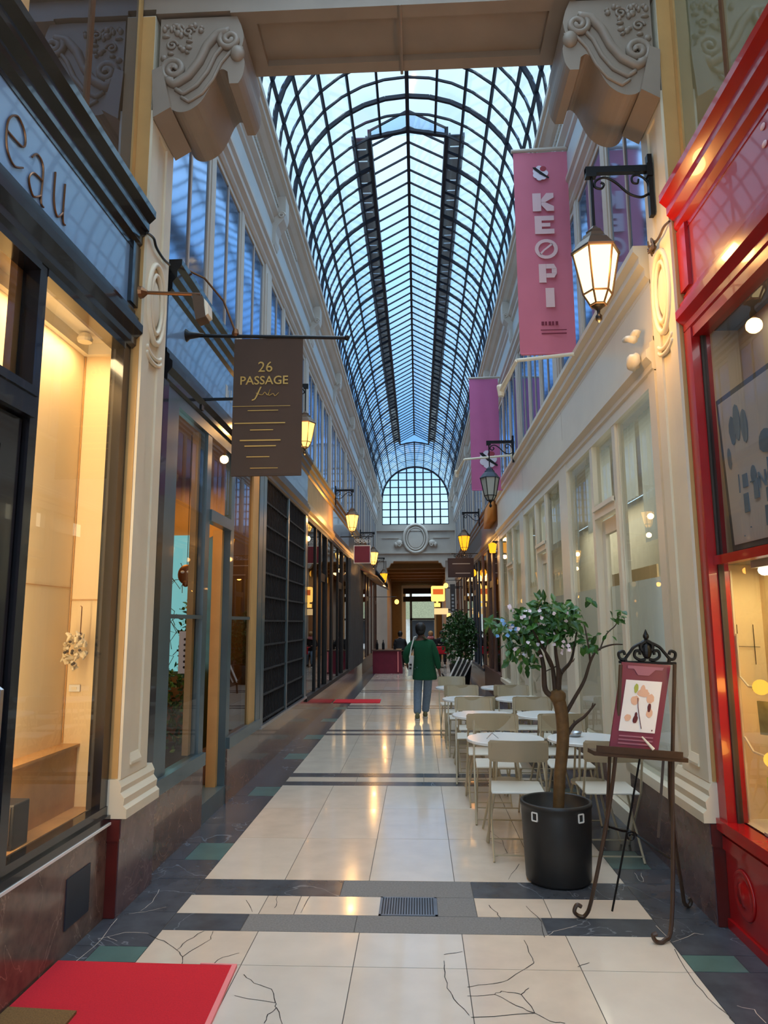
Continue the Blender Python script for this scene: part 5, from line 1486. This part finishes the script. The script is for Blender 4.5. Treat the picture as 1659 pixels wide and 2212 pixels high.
c.build('foliage', 'leaf_dark', o)

# ================================================================== bistro tables and chairs
def make_table():
    t = thing('bistro_table', (0, 0, 0))
    c = MB(); c.smooth = False
    c.lathe([(.001, .700), (.285, .700), (.30, .705), (.30, .722), (.295, .726), (.001, .726)], (0, 0, 0), 40); c.build('tabletop', 'table_white', t)
    for q in (45, 135, 225, 315):
        x, y = math.cos(R(q)), math.sin(R(q))
        c = MB(); c.tube([(.10 * x, .10 * y, .70), (.13 * x, .13 * y, .4), (.25 * x, .25 * y, .006)], .009, 6); c.build('leg', 'chair_paint', t)
    c = MB(); c.lathe([(.125, .39), (.135, .39), (.135, .41), (.125, .41)], (0, 0, 0), 20); c.build('brace_ring', 'chair_paint', t)
    return t


def make_chair():
    """folding metal bistro chair facing +y: sheet back, sheet seat, crossed tube legs"""
    t = thing('bistro_chair', (0, 0, 0))
    c = MB(); vs = []
    n = 10
    c.smooth = False
    for sd, dy in ((0, 0), (1, .008)):
        for j, z in enumerate((.67, .69, .80, .815)):
            for i in range(n + 1):
                u = i / n * 2 - 1; w = .205 if j in (1, 2) else .19
                vs.append((u * w, -.245 - (.03 * (1 - u * u)) + dy - (z - .67) * .18, z))
    fs = []
    for sd in (0, 1):
        o_ = sd * 4 * (n + 1)
        for j in range(3):
            for i in range(n):
                q = [o_ + j * (n + 1) + i, o_ + j * (n + 1) + i + 1, o_ + (j + 1) * (n + 1) + i + 1, o_ + (j + 1) * (n + 1) + i]
                fs.append(q if sd == 0 else q[::-1])
    c._add(vs, fs); c.build('backrest', 'chair_paint', t)
    c = MB(); c.box(-.185, .185, -.17, .20, .437, .452); c.build('seat', 'seat_paint', t, bevel=.012)
    for sx in (-1, 1):
        c = MB(); c.tube([(sx * .18, -.27, .80), (sx * .19, -.235, .66), (sx * .195, -.15, .45), (sx * .195, .05, .22), (sx * .195, .23, .004)], .0085, 6); c.build('leg', 'chair_paint', t)
        c = MB(); c.tube([(sx * .175, .19, .44), (sx * .18, .02, .22), (sx * .18, -.21, .004)], .0085, 6); c.build('leg', 'chair_paint', t)
    c = MB(); c.tube([(-.195, .2, .04), (.195, .2, .04)], .006, 5); c.tube([(-.18, -.18, .04), (.18, -.18, .04)], .006, 5); c.tube([(-.19, .16, .43), (.19, .16, .43)], .006, 5); c.build('stretcher', 'chair_paint', t)
    return t


mat('seat_paint', (226, 224, 214), 0.28)  # same beige, paled to stand for sky light on the seats
T0, C0 = make_table(), make_chair()
TB = []
rows = [5.82, 7.28, 8.78, 10.28]
pos_w = ['nearest the tree', 'in the second row', 'in the third row', 'in the farthest row']
used_t = used_c = False
for i, yy in enumerate(rows):
    for j in (0, 1):
        x = (.73 if j == 0 else 1.36) - .045 * i
        sidew = 'aisle-side' if j == 0 else 'window-side'
        o = T0 if not used_t else copy_tree(T0); used_t = True
        o.location = (x, yy, 0); tag(o, 'white round bistro table, %s, %s' % (sidew, pos_w[i]), 'table', 'white round bistro tables')
        for k in (0, 1):
            if j == 1 and k == 1 and i == 3: continue
            o = C0 if not used_c else copy_tree(C0); used_c = True
            o.location = (x + rng.uniform(-.03, .03) + (.03 if k == 0 else -.02), yy + (-.42 if k == 0 else .50), 0)
            o.rotation_euler = (0, 0, rng.uniform(-.06, .06) + (0 if k == 0 else PI))
            tag(o, 'beige bistro chair at the %s side of the %s table %s' % ('near' if k == 0 else 'far', sidew, pos_w[i]), 'chair', 'beige folding bistro chairs')
for (x, yy, zz, lb) in ((.62, 5.75, .726, 'small wire holder on the nearest aisle-side table'), (1.28, 5.9, .726, 'clear glass ashtray on the nearest window-side table')):
    o = thing('table_item', (x, yy, zz), lb, 'tableware')
    if 'wire' in lb:
        o.name = 'menu_holder'; c = MB(); c.tube([(x - .04, yy, zz + .005), (x, yy - .02, zz + .05), (x + .05, yy + .02, zz + .005)], .004, 5); c.build('wire', 'steel', o)
    else:
        o.name = 'ashtray'; c = MB(); c.smooth = True; c.lathe([(.001, .004), (.05, .002), (.06, .035), (.052, .035), (.045, .012), (.001, .012)], (x, yy, zz), 20); c.build('bowl', 'steel', o)

# folded striped chair against the bush
o = thing('folded_deckchair', (1.05, 17.0, 0), 'folded black and white striped slatted chair leaning below the bush', 'chair')
c = MB()
for k in range(4):
    c.bar((.72 + .11 * k, 17.0 + .03 * k, .25), (1.02 + .10 * k, 17.1 + .03 * k, .82 - .03 * k), .05, .02)
c.build('slat', 'white_plastic', o)
c = MB()
for k in range(3): c.bar((.78 + .11 * k, 17.02 + .03 * k, .25), (1.07 + .10 * k, 17.12 + .03 * k, .78 - .03 * k), .055, .018)
c.build('dark_slat', 'coat_black', o)
c = MB(); c.bar((.72, 17.0, .26), (.6, 16.98, .45), .03); c.bar((.75, 17.05, .25), (.72, 17.0, .0), .03); c.bar((1.1, 17.1, .3), (1.15, 17.1, .0), .03); c.bar((.72, 17.02, .25), (1.12, 17.12, .25), .025); c.build('leg', 'coat_black', o)
# stall
o = thing('serving_stand', (-.95, 23.8, 0), 'serving stand draped in a maroon cloth on the left in the distance', 'stand')
c = MB(); c.prism([(-1.42, .0), (-.46, .0), (-.52, .72), (-1.42, .72)], 'y', 23.5, 24.6); c.build('cloth', 'maroon', o)
c = MB(); c.box(-1.44, -.5, 23.45, 24.65, .72, .75); c.build('top', 'brown_wood', o)
c = MB(); c.box(-.62, -.58, 23.44, 23.5, .05, .7); c.build('trim_edge', 'pink_edge', o)
rr = random.Random(9)
for k, (x, lb) in enumerate(((-1.3, 'dark bottle at the left of the maroon stand'), (-1.1, 'dark bottle second from the left on the maroon stand'), (-.72, 'dark bottle at the right of the maroon stand'))):
    o = tag(MB().lathe([(.04, .75), (.045, .77), (.045, .93), (.015, 1.0), (.015, 1.06), (.001, 1.06)], (x, 23.9 + .1 * k, 0), 12).build('bottle', 'coat_black'), lb, 'bottle', 'bottles on the maroon stand')

# loose cables on the two pilasters
o = thing('cable', (-1.64, 4.4, 4.0), 'dark cable drooping across the left pilaster from the black shop cornice', 'cable')
c = MB(); c.tube(bez([tuple(atX(px_, py_, -1.635)) for px_, py_ in ((318, 503), (332, 515), (338, 535), (352, 558), (366, 572))], 5), .009, 6); c.build('cord', 'iron_black', o)
o = thing('cable', (1.62, 4.3, 4.0), 'tangled knot of wires on the right pilaster beside the red cornice', 'cable')
c = MB(); r5 = random.Random(14)
c.tube(bez([tuple(atX(px_, py_, 1.625)) for px_, py_ in ((1446, 478), (1434, 490), (1424, 512), (1412, 528))], 5), .008, 6)
for k in range(7):
    p = atX(1409, 532, 1.62); c.tube(bez([tuple(p + Vector((r5.uniform(-.02, .015), r5.uniform(-.05, .05), r5.uniform(-.05, .05)))) for _ in range(5)], 4), .006, 5)
c.build('cord', 'bronze_dark', o)
# ================================================================== people
def skin(name, V, E, Rd, m, parent, root=0, sub=2):
    me = bpy.data.meshes.new(name)
    off = parent.matrix_basis.translation if parent else Vector()
    me.from_pydata([tuple(Vector(v) - off) for v in V], E, [])
    o = bpy.data.objects.new(name, me); COL.objects.link(o); o.parent = parent
    md = o.modifiers.new('skin', 'SKIN'); md.use_smooth_shade = True; md.branch_smoothing = .6
    if not me.skin_vertices: me.skin_vertices.new()
    for i, r in enumerate(Rd):
        me.skin_vertices[0].data[i].radius = r if isinstance(r, tuple) else (r, r)
    me.skin_vertices[0].data[root].use_root = True
    if sub:
        s_ = o.modifiers.new('sub', 'SUBSURF'); s_.levels = s_.render_levels = sub
    me.materials.append(MATS[m])
    return o


def chain(V, E, Rd, start, pts):
    i = start
    for p, r in pts:
        V.append(p); Rd.append(r); E.append((i, len(V) - 1)); i = len(V) - 1
    return i


def hand(V, E, Rd, wrist, p, down, side, k=1.0):
    """palm with four unequal fingers and a thumb, hanging along down"""
    d = Vector(down).normalized(); s_ = Vector(side).normalized(); n = d.cross(s_); p = Vector(p)
    pal = chain(V, E, Rd, wrist, [(tuple(p + d * .045 * k), (.026 * k, .014 * k))])
    for j, L in enumerate((.062, .072, .068, .052)):
        b = p + d * .085 * k + s_ * (j - 1.5) * .019 * k
        chain(V, E, Rd, pal, [(tuple(b), .009 * k), (tuple(b + d * L * .55 * k + n * .008 * k), .008 * k), (tuple(b + d * L * k + n * .024 * k), .0065 * k)])
    t0 = p + d * .03 * k - s_ * .03 * k
    chain(V, E, Rd, pal, [(tuple(t0), .011 * k), (tuple(t0 + d * .04 * k - s_ * .018 * k + n * .01), .008 * k)])


def person(label, J, top, trousers, hair, skinm, shoe, fy=1, sleeve=True, scarf=None):
    t = thing('person', (J['pelvis'][0], J['pelvis'][1], 0), label, 'person')
    bpy.context.view_layer.update()
    P = {k: Vector(v) for k, v in J.items()}
    V = [tuple(P['pelvis'])]; Rd = [(.10, .075)]; E = []
    ch = chain(V, E, Rd, 0, [(tuple(P['spine']), (.125, .085)), (tuple(P['chest']), (.14, .09))])
    nk = chain(V, E, Rd, ch, [(tuple(P['neck']), .05)])
    hd = chain(V, E, Rd, nk, [(tuple(P['head'] + Vector((0, 0, -.05))), (.062, .068)), (tuple(P['head'] + Vector((0, 0, .02))), (.074, .088)), (tuple(P['head'] + Vector((0, 0, .085))), (.055, .065))])
    face = hd - 1
    chain(V, E, Rd, face, [(tuple(P['head'] + Vector((0, fy * .105, -.01))), .012)])
    for sx in (-1, 1): chain(V, E, Rd, face, [(tuple(P['head'] + Vector((sx * .085, 0, 0))), .014)])
    for q, sx in (('l', -1), ('r', 1)):
        w = chain(V, E, Rd, ch, [(tuple(P['sh' + q]), .055), (tuple(P['el' + q]), .04), (tuple(P['wr' + q]), .026)])
        hand(V, E, Rd, w, P['wr' + q], P['wr' + q] - P['el' + q], (0, fy, 0.15))
        chain(V, E, Rd, 0, [(tuple(P['hip' + q]), .07), (tuple(P['kn' + q]), .055), (tuple(P['an' + q]), .035)])
    skin('body', V, E, Rd, skinm, t)
    # jumper
    V = [tuple(P['hem'])]; Rd = [(.222, .16)]; E = []
    mid = P['hem'].lerp(P['chest'], .5)
    ch = chain(V, E, Rd, 0, [(tuple(P['hem'] + Vector((0, 0, .02))), (.228, .165)), (tuple(P['hem'] + Vector((0, 0, .06))), (.235, .165)), (tuple(mid), (.225, .155)), (tuple(P['chest']), (.20, .13))])
    chain(V, E, Rd, ch, [(tuple(P['chest'].lerp(P['neck'], .55)), (.11, .085)), (tuple(P['neck'] + Vector((0, 0, -.01))), .066)])
    for q in 'lr':
        chain(V, E, Rd, ch, [(tuple(P['sh' + q]), .085), (tuple(P['el' + q]), .068), (tuple(P['wr' + q].lerp(P['el' + q], .12)), .046)])
    skin('jumper', V, E, Rd, top, t)
    V = [tuple(P['pelvis'])]; Rd = [(.11, .085)]; E = []
    for q in 'lr':
        chain(V, E, Rd, 0, [(tuple(P['hip' + q]), .088), (tuple(P['kn' + q]), .08), (tuple(P['kn' + q].lerp(P['an' + q], .6)), .072), (tuple(P['an' + q]), .07)])
    skin('trousers', V, E, Rd, trousers, t)
    for q in 'lr':
        c = MB(); c.smooth = True; a = P['an' + q]
        z0 = max(0.0, a.z - .085)
        c.ball((a.x, a.y + fy * .05, z0 + .045), .043, .125, .045, 14, 8); c.ball((a.x, a.y - fy * .03, z0 + .07), .038, .045, .055, 12, 8)
        sh = c.build('shoe', shoe, t)
        c = MB(); c.lathe([(.045, 0), (.046, .018), (.001, .018)], (a.x, a.y + fy * .05, z0 + .001), 18, sx=1, sy=2.6); c.build('sole', 'white_plastic', sh)
    c = MB(); c.smooth = True
    h = P['head']
    c.ball(h + Vector((0, -fy * .012, .03)), .094, .11, .1, 18, 12, .05, 4)
    c.ball(h + Vector((0, -fy * .045, -.02)), .082, .06, .075, 14, 8, .06, 5)
    c.build('hair', hair, t)
    c = MB()
    for sx in (-1, 1): c.ball(h + Vector((sx * .03, fy * .085, .012)), .01, .006, .006, 8, 6)
    c.box(h.x - .022, h.x + .022, h.y + fy * .078, h.y + fy * .086, h.z - .055, h.z - .047); c.build('face_detail', 'dark_ink', t)
    if scarf:
        c = MB(); c.smooth = True; c.lathe([(.075, -.06), (.12, -.04), (.13, .0), (.10, .05), (.07, .06)], P['neck'] + Vector((0, 0, -.02)), 16); c.build('scarf', scarf, t)
    return t


yq = 12.55
person('person seen from behind in a green jumper and grey-blue jeans walking away', dict(
    pelvis=(.15, yq, .84), spine=(.15, yq, 1.05), chest=(.135, yq, 1.24), neck=(.11, yq + .01, 1.395), head=(.10, yq + .03, 1.495),
    shl=(-.02, yq, 1.30), ell=(-.165, yq - .05, 1.09), wrl=(-.135, yq + .08, .90), shr=(.285, yq, 1.29), elr=(.365, yq - .03, 1.03), wrr=(.415, yq - .04, .79),
    hipl=(.065, yq, .80), knl=(.04, yq + .02, .45), anl=(.03, yq - .12, .088), hipr=(.225, yq, .80), knr=(.205, yq + .10, .45), anr=(.165, yq + .16, .088), hem=(.165, yq, .645)),
    'sweater_green', 'denim', 'hair_black', 'skin_brown', 'shoe_olive')
o = thing('tote_bag', (-.09, 12.45, .8), "white printed tote bag hanging from the walking person's left shoulder", 'bag')
c = MB(); c.slab([(-.125, 12.40, .72), (-.06, 12.34, .74), (-.035, 12.36, 1.06), (-.09, 12.42, 1.06)], (.02, .05, 0)); c.build('bag', 'tote_white', o)
c = MB(); c.tube([(-.085, 12.41, 1.05), (-.06, 12.41, 1.2), (-.01, 12.45, 1.375), (.02, 12.5, 1.385), (.0, 12.62, 1.3), (-.06, 12.6, 1.1)], .011, 6); c.build('strap', 'tote_white', o)
c = MB(); c.box(-.10, -.06, 12.352, 12.372, .84, .87); c.box(-.095, -.055, 12.352, 12.37, .9, .93); c.build('print', 'coat_black', o)


def seated(x, y, fy, label, top, tr, hair, sk, scarf=None, h=0.0):
    P = dict(pelvis=(x, y, .52), spine=(x, y + fy * .02, .74), chest=(x, y + fy * .05, .93), neck=(x, y + fy * .07, 1.08), head=(x, y + fy * .10, 1.185),
             shl=(x - .16, y + fy * .04, .98), ell=(x - .21, y + fy * .10, .76), wrl=(x - .12, y + fy * .30, .78), shr=(x + .16, y + fy * .04, .98), elr=(x + .21, y + fy * .10, .76), wrr=(x + .12, y + fy * .30, .78),
             hipl=(x - .08, y + fy * .04, .50), knl=(x - .10, y + fy * .42, .49), anl=(x - .10, y + fy * .40, .088), hipr=(x + .08, y + fy * .04, .50), knr=(x + .10, y + fy * .42, .49), anr=(x + .10, y + fy * .40, .088), hem=(x, y, .60))
    person(label, P, top, tr, hair, sk, 'coat_black', fy, True, scarf)
    st = thing('cafe_stool', (x, y, 0), 'dark cafe stool under the ' + label.split(' seated')[0].replace('person', 'seated person'), 'stool')
    c = MB(); c.lathe([(.001, .38), (.17, .38), (.17, .41), (.001, .41)], (x, y, 0), 20); c.build('seat', 'brown_wood', st)
    for q in (45, 135, 225, 315):
        c = MB(); c.tube([(x + .1 * math.cos(R(q)), y + .1 * math.sin(R(q)), .38), (x + .15 * math.cos(R(q)), y + .15 * math.sin(R(q)), .003)], .012, 5); c.build('leg', 'iron_black', st)


seated(.53, 27.4, -1, 'blond person in a pink scarf seated facing the camera far away', 'coat_black', 'denim', 'hair_blond', 'skin_light', 'scarf_pink')
seated(.98, 28.6, -1, 'dark-haired person in black seated beside the cafe table far away', 'coat_black', 'coat_black', 'hair_black', 'skin_light')
seated(-.62, 27.2, 1, 'dark-coated person seated with the back turned behind the maroon stand', 'coat_black', 'coat_black', 'hair_black', 'skin_light')
for (x, y, lb) in ((.82, 26.55, 'cafe table in a red cloth in front of the seated people far away'), (-.55, 28.1, 'cafe table in a white cloth behind the maroon stand')):
    o = thing('cafe_table', (x, y, 0), lb, 'table')
    c = MB(); c.box(x - .34, x + .34, y - .3, y + .3, .71, .74); c.build('tabletop', 'brown_wood', o)
    c = MB(); c.lathe([(.16, 0.002), (.16, .02), (.025, .04), (.025, .71)], (x, y, 0), 12); c.build('pedestal', 'iron_black', o)
    c = MB(); c.box(x - .35, x + .35, y - .31, y + .31, .741, .747); c.box(x - .35, x + .35, y - .315, y - .31, .5, .747); c.build('cloth', 'red_carpet' if x > 0 else 'tote_white', o)
# ================================================================== light
w = bpy.data.worlds.new('sky'); scene.world = w; w.use_nodes = True
nt = w.node_tree; nt.nodes.clear()
N = nt.nodes.new; L = nt.links.new
out = N('ShaderNodeOutputWorld'); bg = N('ShaderNodeBackground'); L(bg.outputs[0], out.inputs[0])
tc = N('ShaderNodeTexCoord'); sp = N('ShaderNodeSeparateXYZ'); L(tc.outputs['Generated'], sp.inputs[0])
rp = N('ShaderNodeValToRGB')
e = rp.color_ramp.elements
e[0].position, e[0].color = 0.0, (0.75, 0.86, 0.92, 1)
e[1].position, e[1].color = 1.0, (0.86, 0.93, 1.0, 1)
for p, c_ in ((.17, (.50, .76, .92, 1)), (.25, (.17, .39, .72, 1)), (.37, (.21, .50, .88, 1)), (.48, (.38, .69, .98, 1)), (.58, (.68, .88, 1.0, 1))):
    q = e.new(p); q.color = c_
L(sp.outputs['Z'], rp.inputs['Fac'])
nz = N('ShaderNodeTexNoise'); nz.inputs['Scale'].default_value = 3.2; nz.inputs['Detail'].default_value = 5
L(tc.outputs['Generated'], nz.inputs['Vector'])
cr = N('ShaderNodeValToRGB'); cr.color_ramp.elements[0].position = .42; cr.color_ramp.elements[1].position = .66
L(nz.outputs['Fac'], cr.inputs['Fac'])
cm = N('ShaderNodeMath'); cm.operation = 'MULTIPLY'; cm.inputs[1].default_value = .25; L(cr.outputs[0], cm.inputs[0])
mx = N('ShaderNodeMixRGB'); L(cm.outputs[0], mx.inputs['Fac']); L(rp.outputs[0], mx.inputs['Color1']); mx.inputs['Color2'].default_value = (.95, .98, 1, 1)
L(mx.outputs[0], bg.inputs['Color'])
# extra sky brightness added overhead and behind the camera to light the passage
def mr(sock, a, b):
    m_ = N('ShaderNodeMapRange'); m_.interpolation_type = 'SMOOTHSTEP'; m_.inputs['From Min'].default_value = a; m_.inputs['From Max'].default_value = b
    L(sock, m_.inputs['Value']); return m_.outputs[0]
z1 = mr(sp.outputs['Z'], .66, .9)
ng = N('ShaderNodeMath'); ng.operation = 'MULTIPLY'; ng.inputs[1].default_value = -1; L(sp.outputs['Y'], ng.inputs[0])
y0_ = mr(ng.outputs[0], .05, .6)
ym = N('ShaderNodeMath'); ym.operation = 'MULTIPLY'; ym.inputs[1].default_value = SKY_BACK; L(y0_, ym.inputs[0]); y1 = ym.outputs[0]
mm = N('ShaderNodeMath'); mm.operation = 'MAXIMUM'; L(z1, mm.inputs[0]); L(y1, mm.inputs[1])
st_ = N('ShaderNodeMath'); st_.operation = 'MULTIPLY_ADD'; st_.inputs[1].default_value = SKY_HI; st_.inputs[2].default_value = SKY_LO
L(mm.outputs[0], st_.inputs[0]); L(st_.outputs[0], bg.inputs['Strength'])

area('tunnel_light', (0, 38, 4.0), (0, 0, 0), 1.2, 8, 150, (255, 206, 140))

vs = scene.view_settings
vs.view_transform = 'Standard'; vs.look = 'None'; vs.gamma = 1.0; vs.use_curve_mapping = False; vs.exposure = EXPO
cy = scene.cycles
cy.use_denoising = True
cy.max_bounces = 8; cy.diffuse_bounces = 4; cy.glossy_bounces = 4; cy.transparent_max_bounces = 12; cy.transmission_bounces = 4
cy.sample_clamp_indirect = 6.0; cy.caustics_reflective = False; cy.caustics_refractive = False
